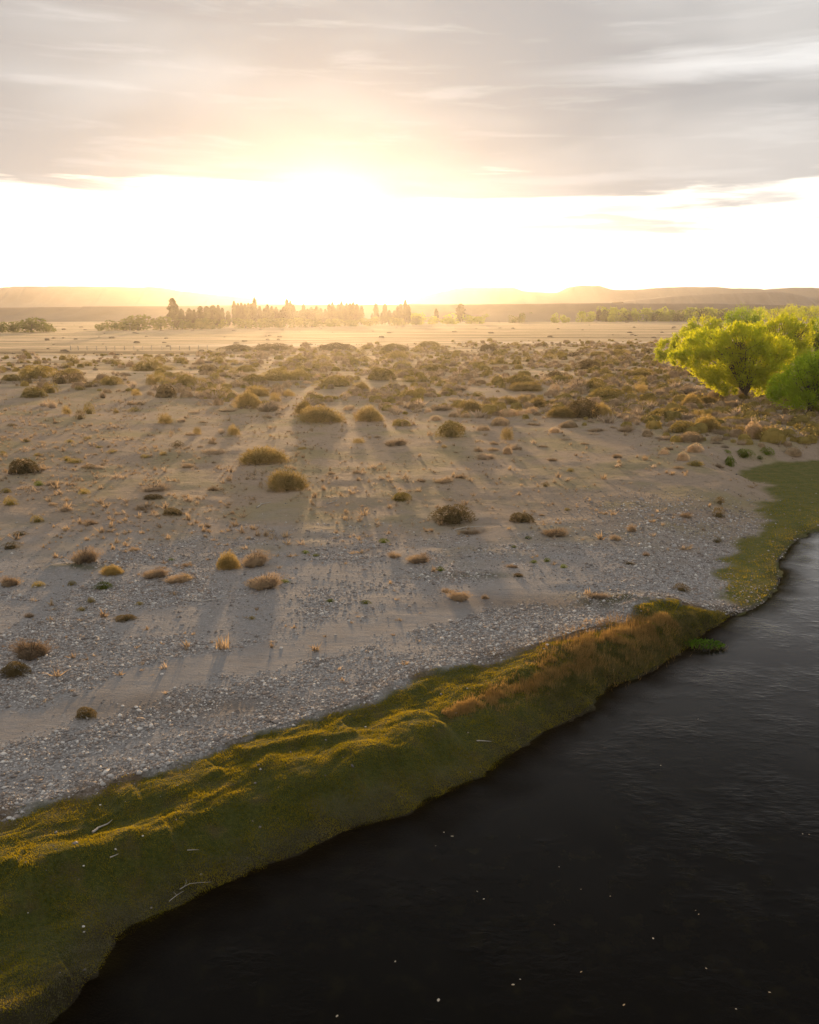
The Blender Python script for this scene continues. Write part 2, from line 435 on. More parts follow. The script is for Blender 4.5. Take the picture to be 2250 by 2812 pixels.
def wood():
    m, g = mat_new('bleached_wood'); out = g.n('ShaderNodeOutputMaterial'); p = g.n('ShaderNodeBsdfPrincipled'); g.l(p.outputs[0], out.inputs[0])
    tc = g.n('ShaderNodeTexCoord'); n = g.noise(tc.outputs['Object'], 14, 5)
    g.l(g.mix(n, (.28, .25, .22), (.58, .54, .49)), p.inputs['Base Color']); p.inputs['Roughness'].default_value = .85
    return m
M['wood'] = wood()

def ground_mat():
    m, g = mat_new('ground'); out = g.n('ShaderNodeOutputMaterial'); p = g.n('ShaderNodeBsdfPrincipled'); g.l(p.outputs[0], out.inputs[0])
    geo = g.n('ShaderNodeNewGeometry'); P = geo.outputs['Position']
    def A(k):
        a = g.n('ShaderNodeAttribute'); a.attribute_name = k; return a.outputs['Fac']
    fine = g.noise(P, 9.0, 6, .65); med = g.noise(P, 1.3, 5, .6); big = g.noise(P, .18, 4, .6); vfine = g.noise(P, 38, 3, .6)
    # small stones printed between the modelled ones: too small to tell apart
    vo = g.n('ShaderNodeTexVoronoi'); g.l(P, vo.inputs['Vector']); vo.inputs['Scale'].default_value = 17
    vcol = g.n('ShaderNodeSeparateColor'); g.l(vo.outputs['Color'], vcol.inputs[0])
    stone = g.mix(vcol.outputs[0], (.19, .18, .175), (.52, .50, .48))
    sand = g.mix(fine, (.225, .218, .213), (.335, .32, .31))
    sand = g.mix(g.smooth(med, .35, .7), sand, (.265, .245, .23))
    sandy = g.mix(g.m('MULTIPLY', A('gravel'), g.smooth(vcol.outputs[1], .35, .5)), sand, stone)
    soil = g.mix(fine, (.26, .205, .155), (.42, .33, .25))
    soil = g.mix(g.smooth(big, .42, .66), soil, (.30, .25, .15))
    soil = g.mix(g.m('MULTIPLY', g.smooth(med, .55, .72), .6), soil, (.17, .13, .085))
    col = g.mix(A('up'), sandy, soil)
    # dry plain with mown strips and darker belts, elongated across
    mp = g.n('ShaderNodeMapping'); g.l(P, mp.inputs[0]); mp.inputs['Scale'].default_value = (.010, .13, .1)
    st = g.noise(mp.outputs[0], 1.0, 6, .62)
    mp2 = g.n('ShaderNodeMapping'); g.l(P, mp2.inputs[0]); mp2.inputs['Scale'].default_value = (.004, .05, .1)
    st2 = g.noise(mp2.outputs[0], 1.0, 5, .6)
    plain = g.mix(g.smooth(st, .38, .62), (.17, .12, .06), (.58, .42, .26))
    plain = g.mix(g.smooth(st2, .52, .62), plain, (.30, .22, .12))
    col = g.mix(A('plain'), col, plain)
    col = g.mix(A('pale'), col, (.68, .58, .50))
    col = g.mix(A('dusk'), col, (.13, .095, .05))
    # turf
    turf = g.mix(g.smooth(fine, .3, .7), (.030, .039, .009), (.066, .070, .016))
    turf = g.mix(g.m('MULTIPLY', g.smooth(med, .48, .7), .6), turf, (.075, .055, .028))
    col = g.mix(A('turf'), col, turf)
    wet = g.mix(g.smooth(med, .3, .7), (.078, .098, .018), (.14, .13, .036))
    wet = g.mix(g.smooth(fine, .45, .8), wet, (.17, .16, .08))
    col = g.mix(A('wet'), col, wet)
    rim = g.mix(fine, (.042, .040, .018), (.10, .092, .048))
    col = g.mix(A('rim'), col, rim)
    col = g.mix(A('damp'), col, (.016, .012, .0075))
    brown = g.mix(fine, (.085, .055, .030), (.17, .115, .065))
    col = g.mix(A('litter'), col, brown)
    g.l(col, p.inputs['Base Color']); p.inputs['Roughness'].default_value = .92
    p.inputs['Specular IOR Level'].default_value = .04
    g.l(g.m('ADD', g.m('MULTIPLY', g.m('SUBTRACT', A('plain'), A('dusk'), clamp=True), .38), g.m('MULTIPLY', A('turf'), .12), clamp=True), p.inputs['Sheen Weight']); p.inputs['Sheen Roughness'].default_value = .45; p.inputs['Sheen Tint'].default_value = (1, .86, .62, 1)
    b = g.n('ShaderNodeBump'); b.inputs['Strength'].default_value = .8; b.inputs['Distance'].default_value = .035
    hh = g.m('ADD', g.m('MULTIPLY', fine, 1.6), g.m('ADD', g.m('MULTIPLY', vfine, .5), g.m('MULTIPLY', vo.outputs['Distance'], -.55)))
    g.l(hh, b.inputs['Height']); 
    mp3 = g.n('ShaderNodeMapping'); g.l(P, mp3.inputs[0]); mp3.inputs['Scale'].default_value = (.9, 2.4, 1)
    rip = g.noise(mp3.outputs[0], 1.2, 6, .68)
    b3 = g.n('ShaderNodeBump'); b3.inputs['Strength'].default_value = .8; b3.inputs['Distance'].default_value = .16
    g.l(g.m('MULTIPLY', rip, g.m('SUBTRACT', 1.0, A('turf'))), b3.inputs['Height']); g.l(b.outputs[0], b3.inputs['Normal'])
    b2 = g.n('ShaderNodeBump'); b2.inputs['Strength'].default_value = .7; b2.inputs['Distance'].default_value = .5
    g.l(g.m('ADD', g.m('MULTIPLY', med, A('up')), g.m('MULTIPLY', st, g.m('MULTIPLY', A('plain'), 1.5))), b2.inputs['Height']); g.l(b3.outputs[0], b2.inputs['Normal'])
    g.l(b2.outputs[0], p.inputs['Normal'])
    return m

def water_mat():
    m, g = mat_new('river_water'); out = g.n('ShaderNodeOutputMaterial')
    geo = g.n('ShaderNodeNewGeometry'); P = geo.outputs['Position']
    a = g.n('ShaderNodeAttribute'); a.attribute_name = 'depth'
    p = g.n('ShaderNodeBsdfDiffuse'); gl = g.n('ShaderNodeBsdfGlossy'); gl.inputs['Roughness'].default_value = .03; fr = g.n('ShaderNodeFresnel'); fr.inputs['IOR'].default_value = 1.333
    weed = g.noise(P, 1.6, 6, .65)
    c = g.mix(g.smooth(weed, .5, .75), (.0035, .0028, .0018), (.010, .0085, .0035))
    g.l(c, p.inputs['Color'])
    mp = g.n('ShaderNodeMapping'); g.l(P, mp.inputs[0]); mp.inputs['Rotation'].default_value = (0, 0, .5); mp.inputs['Scale'].default_value = (1.0, 2.1, 1)
    n1 = g.noise(mp.outputs[0], 2.6, 5, .62, .5); n2 = g.noise(P, .35, 4, .6); n3 = g.noise(P, 8.5, 3, .6, .8)
    amp = g.m('ADD', .08, g.smooth(n2, .42, .68))
    hgt = g.m('MULTIPLY', g.m('ADD', n1, g.m('MULTIPLY', n3, .28)), amp)
    b = g.n('ShaderNodeBump'); b.inputs['Strength'].default_value = .38; b.inputs['Distance'].default_value = .05
    g.l(hgt, b.inputs['Height']); g.l(b.outputs[0], gl.inputs['Normal']); g.l(b.outputs[0], fr.inputs['Normal'])
    wx = g.n('ShaderNodeMixShader'); g.l(g.m('MULTIPLY', g.m('POWER', fr.outputs[0], 2.0), 7.2, clamp=True), wx.inputs[0]); g.l(p.outputs[0], wx.inputs[1]); g.l(gl.outputs[0], wx.inputs[2])
    tr = g.n('ShaderNodeBsdfTransparent'); tr.inputs[0].default_value = (.5, .46, .38, 1)
    mx = g.n('ShaderNodeMixShader')
    g.l(g.smooth(a.outputs['Fac'], .0, .30), mx.inputs[0])
    g.l(tr.outputs[0], mx.inputs[1]); g.l(wx.outputs[0], mx.inputs[2]); g.l(mx.outputs[0], out.inputs[0])
    return m

def pebble_mat():
    m, g = mat_new('pebbles'); out = g.n('ShaderNodeOutputMaterial'); p = g.n('ShaderNodeBsdfPrincipled'); g.l(p.outputs[0], out.inputs[0])
    geo = g.n('ShaderNodeNewGeometry'); a = g.n('ShaderNodeAttribute'); a.attribute_name = 'tone'
    r = g.n('ShaderNodeValToRGB'); g.l(a.outputs['Fac'], r.inputs[0])
    e = r.color_ramp.elements
    e[0].position = 0; e[0].color = (.10, .09, .085, 1); e[1].position = 1; e[1].color = (.74, .71, .66, 1)
    for pos, c in ((.25, (.20, .175, .16, 1)), (.45, (.28, .26, .25, 1)), (.6, (.30, .235, .19, 1)), (.8, (.42, .41, .40, 1))):
        k = e.new(pos); k.color = c
    n = g.noise(geo.outputs['Position'], 60, 3)
    g.l(g.mix(g.m('MULTIPLY', n, .3), r.outputs[0], (.2, .18, .16)), p.inputs['Base Color']); p.inputs['Roughness'].default_value = .75
    p.inputs['Specular IOR Level'].default_value = .2
    return m

def hill_mat(name, c1, c2):
    m, g = mat_new(name); out = g.n('ShaderNodeOutputMaterial'); p = g.n('ShaderNodeBsdfPrincipled'); g.l(p.outputs[0], out.inputs[0])
    geo = g.n('ShaderNodeNewGeometry'); mp = g.n('ShaderNodeMapping'); g.l(geo.outputs['Position'], mp.inputs[0]); mp.inputs['Scale'].default_value = (.03, .03, .25)
    n = g.noise(mp.outputs[0], 1, 6, .65)
    n2 = g.noise(geo.outputs['Position'], .15, 5, .7)
    g.l(g.mix(g.m('MULTIPLY', g.m('ADD', n, n2), .5), c1, c2), p.inputs['Base Color']); p.inputs['Roughness'].default_value = .95
    return m

# ------------------------------------------------------------------ terrain: one sheet, fine near the camera, to the horizon
def build_ground():
    th = np.concatenate([np.radians(np.linspace(-180, -36, 25))[:-1], np.radians(np.linspace(-36, 36, 420)), np.radians(np.linspace(36, 180, 25))[1:-1]])
    vs = np.concatenate([np.arange(2950, 1060, -4.3), np.arange(1060, 905, -1.7)])
    rr = []
    for v in vs:
        d = ray(CX, v); t = (.8 - CAM_Z) / d[2]; rr.append(d[1] * t)
    rr = np.array(rr); r0 = rr[0]
    far = np.geomspace(rr[-1] * 1.04, 3300, 36)
    rr = np.concatenate([[.5, 3, 6, 9], rr[rr > 10.2], far])
    T, Q = np.meshgrid(th, rr)
    X = np.sin(T) * Q; Y = np.cos(T) * Q
    Z = height(X, Y)
    nr, nt = X.shape
    V = np.stack([X.ravel(), Y.ravel(), Z.ravel()], 1)
    i = np.arange(nr - 1)[:, None] * nt; j = np.arange(nt)[None, :]; j2 = (j + 1) % nt
    Fq = np.stack([(i + j), (i + j2), (i + nt + j2), (i + nt + j)], -1).reshape(-1, 4)
    c = np.array([[0, 0, float(height(np.array([0.]), np.array([0.]))[0])]])
    V = np.vstack([V, c]); ci = len(V) - 1
    Ft = np.stack([np.full(nt, ci), (np.arange(nt) + 1) % nt, np.arange(nt)], 1)
    x, y = V[:, 0], V[:, 1]
    z = zones(x, y)
    uu, vv = project(x, np.maximum(y, 5), 1.2)
    n = fbm(x, y, 14, 4, 40) - .5
    plain = sst(y + n * 60, 120, 190)
    m = y > 60
    lat = fbm(x * .3, y, 30, 4, 44) - .5
    yw = y + lat * 26
    # pale dry wash, darker belt in front of it, pale line on the river side
    A1 = at(600, 949, 1.3)[1]; A2 = at(600, 968, 1.3)[1]; A3 = at(600, 985, 1.3)[1]
    def belt(c, w, x0, x1): return np.exp(-((yw - c) / w) ** 2) * sst(x, x0 - 15, x0 + 15) * (1 - sst(x, x1 - 20, x1 + 20))
    pale = .8 * belt(A1, 11, -75, -20) + .5 * belt(A1 + 25, 10, 20, 130) + .45 * belt(A3 + 4, 9, -110, -35)
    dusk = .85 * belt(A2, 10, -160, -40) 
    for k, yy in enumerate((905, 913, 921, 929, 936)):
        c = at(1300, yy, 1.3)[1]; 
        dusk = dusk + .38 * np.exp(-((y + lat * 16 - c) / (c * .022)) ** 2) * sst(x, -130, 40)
    rim = (1 - sst(z['dl'] + n * .0 + (fbm(x, y, .7, 3, 99) - .5) * 1.2, .5, 1.4)) * (z['dl'] > -.5)
    uu2 = uu
    rim = rim * (1 - sst(uu2, 1150, 1400)) * .8
    damp = sst(-z['dl'] + (fbm(x, y, .8, 3, 98) - .5) * 1.1, -1.3, .25)
    dtp, _, _ = pdist(x, y, TTOP)
    litter = np.exp(-((dtp - .1) / .7) ** 2) * sst(fbm(x, y, 1.6, 3, 12), .40, .6) * .8
    pa = at(*px('g5', 820, 560), .8); litter = np.maximum(litter, .5 * np.exp(-(((x - pa[0]) / 3.5) ** 2 + ((y - pa[1]) / 1.0) ** 2)))
    pa = at(*px('g6', 500, 290), .8); litter = np.maximum(litter, .45 * np.exp(-(((x - pa[0]) / 4.5) ** 2 + ((y - pa[1]) / 1.2) ** 2)))
    moss = 0
    for (k, a, b, sx, sy) in (('g6', 250, 175, 2.3, .5), ('g6', 850, 265, 2.2, .7), ('g6', 870, 300, 2.5, .9), ('g6', 650, 440, 1.2, .4), ('g3', 340, 685, 1.9, .6)):
        q = at(*px(k, a, b), .8)
        moss = np.maximum(moss, np.exp(-(((x - q[0]) / sx) ** 2 + ((y - q[1]) / sy) ** 2) * 1.2) * sst(fbm(x, y, .5, 3, 13), .3, .5))
    turf = np.maximum(z['turf'], moss * .85)
    att = dict(gravel=np.clip(z['gravel'], 0, 1), up=z['up'], plain=plain, pale=np.clip(pale, 0, 1), dusk=np.clip(dusk, 0, 1), turf=turf, wet=z['wet'] * .95,
               rim=np.clip(rim, 0, 1), damp=damp * (1 - z['wet'] * .5), litter=np.clip(litter, 0, 1) * (1 - damp))
    o = mk('ground', V, [Fq, Ft], ground_mat(), smooth=True, attrs=att)
    o['kind'] = 'structure'
    return o
build_ground()

def build_water():
    # a sheet finely divided in view so that the shallow margin can be told from the deep channel
    th = np.concatenate([np.radians(np.linspace(-170, -34, 12)), np.radians(np.linspace(-32, 36, 230)), np.radians(np.linspace(40, 190, 12))])
    vs = np.arange(2950, 1330, -9.0); rr = []
    for v in vs:
        d = ray(CX, v); t = -CAM_Z / d[2]; rr.append(d[1] * t)
    rr = np.concatenate([[.5, 4, 8], np.array([q for q in rr if q > 9]), [75, 90, 110, 160, 240, 350]])
    T, Q = np.meshgrid(th, rr); X = np.sin(T) * Q; Y = np.cos(T) * Q
    nr, nt = X.shape; x = X.ravel(); y = Y.ravel()
    hz = height(x, y)
    dep = np.clip(-hz, 0, 2)
    i = np.arange(nr - 1)[:, None] * nt; j = np.arange(nt - 1)[None, :]
    Fq = np.stack([(i + j), (i + j + 1), (i + nt + j + 1), (i + nt + j)], -1).reshape(-1, 4)
    iw = inside(x, y, WATER); dw, _, _ = pdist(x, y, WATER, True); iwt = inside(x, y, WET)
    ok = (iw | (dw < 1.5))
    keep = ok[Fq].any(1)
    V = np.stack([x, y, np.zeros_like(x)], 1)
    o = mk('river_water', V, [Fq[keep]], water_mat(), smooth=True, attrs=dict(depth=dep))
    o['kind'] = 'structure'
build_water()

# ------------------------------------------------------------------ far plateau and mesas
def ridge_mesh(name, prof, dist, depth, mat, seed, base=0.5, cliff=.55, x_over=.0):
    """prof: list of (display x, display y) of the skyline; built at a real distance with a scree slope, a cliff band and a top"""
    prof = np.array(prof, float) / .76667
    ux = np.linspace(prof[0, 0], prof[-1, 0], 260); vy = np.interp(ux, prof[:, 0], prof[:, 1])
    V = []; rows = 26
    for r in range(rows):
        t = r / (rows - 1)
        for u, v in zip(ux, vy):
            x0 = (u - CX) / F * dist / math.cos(PITCH) * math.cos(PITCH) * 1.0
            top = CAM_Z + (HOR - v) / F * dist
            V.append((x0, t, top))
    V = np.array(V); x = V[:, 0]; t = V[:, 1]; top = V[:, 2]
    gul = (fbm(x, t * 40, dist * .03, 5, seed) - .5)
    yy = dist + (t - .6) * depth + gul * depth * .55 * (1 - sst(t, .6, .8))
    pr = np.where(t < .6, (t / .6) ** 1.5 * .72 + sst(t, .42, .6) * .28, 1.0)
    zz = base + (top - base) * pr
    zz = zz + np.where(t > .62, (fbm(x, yy, 120, 3, seed + 4) - .5) * 0.004 * dist * 0, 0) - np.where(t > .85, (t - .85) * 60, 0)
    V = np.stack([x, yy, zz], 1)
    n = len(ux); i = np.arange(rows - 1)[:, None] * n; j = np.arange(n - 1)[None, :]
    Fq = np.stack([(i + j), (i + j + 1), (i + n + j + 1), (i + n + j)], -1).reshape(-1, 4)
    o = mk(name, V, [Fq], mat, smooth=True); o['kind'] = 'structure'
    return o
plm = hill_mat('plateau_scrub', (.13, .09, .055), (.24, .17, .11))
mem = hill_mat('mesa_rock', (.15, .11, .08), (.26, .20, .15))
ridge_mesh('plateau', [(-900, 650), (0, 648), (350, 645), (500, 642.5), (800, 641), (1000, 641.5), (1200, 639), (1500, 639.5), (1620, 642), (1725, 646), (2600, 652 - 5)], 1050, 330, plm, 11)
ridge_mesh('mesa', [(-900, 614), (-300, 610), (0, 608.5), (60, 606.5), (230, 605.8), (330, 607), (345, 607.5), (372, 614), (385, 614), (450, 621), (520, 627), (620, 640), (680, 650)], 2300, 500, mem, 23)
ridge_mesh('mesa', [(860, 640), (900, 622), (962, 609), (1030, 608.4), (1078, 608.4), (1092, 615), (1158, 617.7), (1181, 616.3), (1205, 604.5), (1258, 603.7), (1287, 613), (1322, 613.5), (1362, 609), (1428, 606), (1487, 606.5), (1522, 610), (1557, 609), (1612, 611.5), (1642, 608), (1725, 611.5), (2000, 615), (2600, 612)], 2600, 560, mem, 37)
ridge_mesh('hill', [(1300, 636), (1420, 624), (1560, 618), (1640, 615), (1700, 628), (1760, 639), (1850, 641), (2300, 630)], 1850, 350, mem, 41)

# ------------------------------------------------------------------ pebbles (stuff)
def build_pebbles():
    N = 900000
    th = np.radians(rng.uniform(-34, 32, N)); r = np.sqrt(rng.uniform(15 ** 2, 78 ** 2, N))
    keep = rng.random(N) < np.minimum(1, (30 / r) ** 1.7) * 1.0
    th, r = th[keep], r[keep]; x = np.sin(th) * r; y = np.cos(th) * r
    z = zones(x, y)
    k = (rng.random(len(x)) < np.clip(z['gravel'], 0.08, 1) ** 2.1) & (z['dl'] > -.6) & (z['turf'] < .55)
    k |= (rng.random(len(x)) < .004) & (z['dl'] > .3)
    x, y, r = x[k], y[k], r[k]; gz = z['gravel'][k]
    n = len(x)
    if n > 88000:
        s = rng.permutation(n)[:88000]; x, y, r, gz = x[s], y[s], r[s], gz[s]; n = 88000
    h = height(x, y)
    s = np.clip(rng.lognormal(-3.48, .52, n), .014, .12) * (1 + .35 * sst(r, 30, 65)) * (.75 + .3 * gz)
    big = rng.random(n) < .008; s[big] *= 1.7
    T = np.array([[1, 0, 0], [0, 1, 0], [-1, 0, 0], [0, -1, 0], [0, 0, 1], [0, 0, -1]], float)
    FT = np.array([[0, 1, 4], [1, 2, 4], [2, 3, 4], [3, 0, 4], [1, 0, 5], [2, 1, 5], [3, 2, 5], [0, 3, 5]])
    V = T[None] * (1 + rng.uniform(-.3, .3, (n, 6, 3)))
    a = rng.uniform(0, 6.28, n); el = rng.uniform(.6, 1.0, n); fl = rng.uniform(.35, .75, n)
    V[:, :, 1] *= el[:, None]; V[:, :, 2] *= fl[:, None]
    ca, sa = np.cos(a)[:, None], np.sin(a)[:, None]
    X = V[:, :, 0] * ca - V[:, :, 1] * sa; Y = V[:, :, 0] * sa + V[:, :, 1] * ca; Z = V[:, :, 2] + V[:, :, 0] * rng.uniform(-.25, .25, n)[:, None]
    V = np.stack([X * s[:, None] + x[:, None], Y * s[:, None] + y[:, None], Z * s[:, None] + h[:, None] + s[:, None] * .12], -1).reshape(-1, 3)
    Ff = (FT[None] + (np.arange(n) * 6)[:, None, None]).reshape(-1, 3)
    tone = np.repeat(np.clip(rng.beta(1.8, 1.7, n) + .16 * (gz - .4), 0, 1), 6)
    o = mk('gravel', V, [Ff], pebble_mat(), smooth=True, attrs=dict(tone=tone)); o['kind'] = 'stuff'
    tag(o, 'rounded grey river pebbles strewn over the open sand bar', 'gravel')
    print('pebbles', n)
build_pebbles()

# ------------------------------------------------------------------ grass (stuff)
def build_grass():
    gx, gy = np.meshgrid(np.arange(-24, 32, .4), np.arange(8, 80, .4)); gx = gx.ravel(); gy = gy.ravel()
    k = (inside(gx, gy, TURF) | inside(gx, gy, WET)) & (np.abs(np.arctan2(gx, gy)) < .62); gx, gy = gx[k], gy[k]
    wt = np.minimum(1, (24 / np.hypot(gx, gy)) ** 1.3); q = rng.choice(len(gx), 330000, p=wt / wt.sum())
    x = gx[q] + rng.uniform(-.2, .2, len(q)); y = gy[q] + rng.uniform(-.2, .2, len(q)); r = np.hypot(x, y)
    z = zones(x, y)
    k = (rng.random(len(x)) < np.maximum(z['turf'], z['wet'] * .14 * (1 - sst(y, 48, 76)))) & (z['dl'] > .1); x, y, r = x[k], y[k], r[k]
    cl = fbm(x, y, .5, 3, 83)
    n = len(x)
    if n > 270000: 
        s = rng.permutation(n)[:270000]; x, y, r, cl = x[s], y[s], r[s], cl[s]; n = 270000
    h = height(x, y)
    P = np.stack([x, y, h - .01], 1)
    D = unit(np.stack([rng.normal(0, .45, n) - .15, rng.normal(0, .45, n) - .25, np.full(n, 1.0)], 1))
    L = (.018 + .055 * cl ** 1.5) * rng.uniform(.6, 1.5, n) * (1 + sst(r, 25, 50) * .6)
    V, Fq = tris(P, D, L, .010 + .0006 * r * rng.uniform(.6, 1.3, n))
    o = mk('grass', V, [Fq], M['turf']); o['kind'] = 'stuff'
    tag(o, 'short olive turf along the river edge with golden sunlit ridges', 'grass')
    print('grass', n)
    # pale sedge rim along the waterline
    P0 = SHORE[:19]; seg = rng.integers(0, len(P0) - 1, 26000); t = rng.random(26000)[:, None]
    q = P0[seg] * (1 - t) + P0[seg + 1] * t
    d = unit(P0[seg + 1] - P0[seg]); nrm = np.stack([-d[:, 1], d[:, 0]], 1)
    off = np.abs(rng.normal(0, .6, (26000, 1))) + .1 + .45 * (fbm(q[:, 0], q[:, 1], 2.0, 3, 14)[:, None] - .4)
    q = q + nrm * off
    h = height(q[:, 0], q[:, 1]); k = h > .012; q = q[k]; h = h[k]; n = len(q)
    D = unit(np.stack([rng.normal(0, .6, n), rng.normal(0, .6, n), np.full(n, .8)], 1))
    V, Fq = tris(np.stack([q[:, 0], q[:, 1], h], 1), D, rng.uniform(.02, .07, n), rng.uniform(.006, .013, n))
    o = mk('sedge', V, [Fq], M['sedge']); o['kind'] = 'stuff'; tag(o, 'pale dry sedge trampled along the dark waterline', 'grass')
    # tall dry grass on the crest of the bank
    Cc = line(1.0, ('g6', [(150, 745), (250, 700), (400, 645), (600, 565), (700, 510), (800, 455), (900, 415), (1000, 375), (1110, 352)]))
    wd = np.array([.15, .25, .45, .6, .85, 1.0, 1.0, .9, .4])
    N = 26000; tt = rng.random(N) ** .8 * (len(Cc) - 1); i = tt.astype(int).clip(0, len(Cc) - 2); f = (tt - i)[:, None]
    q = Cc[i] * (1 - f) + Cc[i + 1] * f; d = unit(Cc[i + 1] - Cc[i]); nrm = np.stack([-d[:, 1], d[:, 0]], 1)
    w = wd[i] * (1 - f[:, 0]) + wd[i + 1] * f[:, 0]
    off = rng.normal(-.1, .5, N) * w; q = q + nrm * off[:, None] * 1.3
    cl = fbm(q[:, 0], q[:, 1], .45, 3, 66); k = rng.random(N) < sst(cl, .30, .55); q = q[k]; w = w[k]; cl = cl[k]; n = len(q)
    h = height(q[:, 0], q[:, 1])
    D = unit(np.stack([rng.normal(0, .22, n), rng.normal(0, .22, n), np.full(n, 1.0)], 1))
    V, Fq = tris(np.stack([q[:, 0], q[:, 1], h], 1), D, rng.uniform(.10, .30, n) * (.45 + .6 * w), rng.uniform(.010, .024, n))
    o = mk('tall_grass', V, [Fq], M['reed']); o['kind'] = 'stuff'; tag(o, 'tall rusty dry grass on the crest of the river bank', 'grass')
    # rank green and grey growth on the near face of the bank
    Cb = line(.4, ('g6', [(560, 700), (760, 600), (900, 560), (1050, 500), (1150, 450), (1250, 400), (1340, 370)]))
    N = 26000; tt = rng.random(N) * (len(Cb) - 1); i = tt.astype(int).clip(0, len(Cb) - 2); f = (tt - i)[:, None]
    q = Cb[i] * (1 - f) + Cb[i + 1] * f; q = q + rng.normal(0, .6, (N, 2))
    h = height(q[:, 0], q[:, 1]); k = h > .02; q = q[k]; h = h[k]; n = len(q)
    D = unit(np.stack([rng.normal(0, .5, n), rng.normal(-.3, .5, n), np.full(n, .8)], 1))
    V, Fq = tris(np.stack([q[:, 0], q[:, 1], h], 1), D, rng.uniform(.06, .22, n), rng.uniform(.012, .03, n))
    o = mk('bank_growth', V, [Fq], leaf_mat('bank_growth', (.075, .080, .024), (.15, .13, .058), .35)); o['kind'] = 'stuff'; tag(o, 'tangled green and grey growth on the steep face of the river bank', 'undergrowth')
build_grass()

# ------------------------------------------------------------------ shrubs
def dome_pts(n, flat=1.0, lump=.18, seed=0):
    a = rng.uniform(0, 2 * math.pi, n); zc = rng.uniform(0, 1, n) ** .8; rr = np.sqrt(np.clip(1 - zc ** 2, 0, 1))
    rr = np.sqrt(np.clip(1 - zc ** 2.6, 0, 1))
    lob = 1 + lump * np.sin(a * 3 + seed) * rr + lump * .8 * np.sin(a * 5 + seed * 2.1) + rng.normal(0, .05, n)
    return np.stack([np.cos(a) * rr * lob * .5, np.sin(a) * rr * lob * .5, zc * (1 + .12 * np.sin(a * 2 + seed))], 1)
def core(sc=.8, lump=.15, seed=0, nu=12, nv=5):
    V = []
    for j in range(nv):
        ph = j / (nv - 1) * math.pi / 2
        for i in range(nu):
            a = i / nu * 2 * math.pi; l = 1 + lump * math.sin(a * 3 + seed) * math.cos(ph) + lump * .8 * math.sin(a * 5 + seed * 2.1) + random.uniform(-.08, .08)
            V.append((math.cos(a) * math.cos(ph) ** .65 * l * .5 * sc, math.sin(a) * math.cos(ph) ** .65 * l * .5 * sc, math.sin(ph) * sc * (1 + .10 * math.sin(a * 2 + seed) * math.cos(ph)) - .04))
    V = np.array(V); Fq = []
    for j in range(nv - 1):
        for i in range(nu):
            Fq.append((j * nu + i, j * nu + (i + 1) % nu, (j + 1) * nu + (i + 1) % nu, (j + 1) * nu + i))
    return V, np.array(Fq)

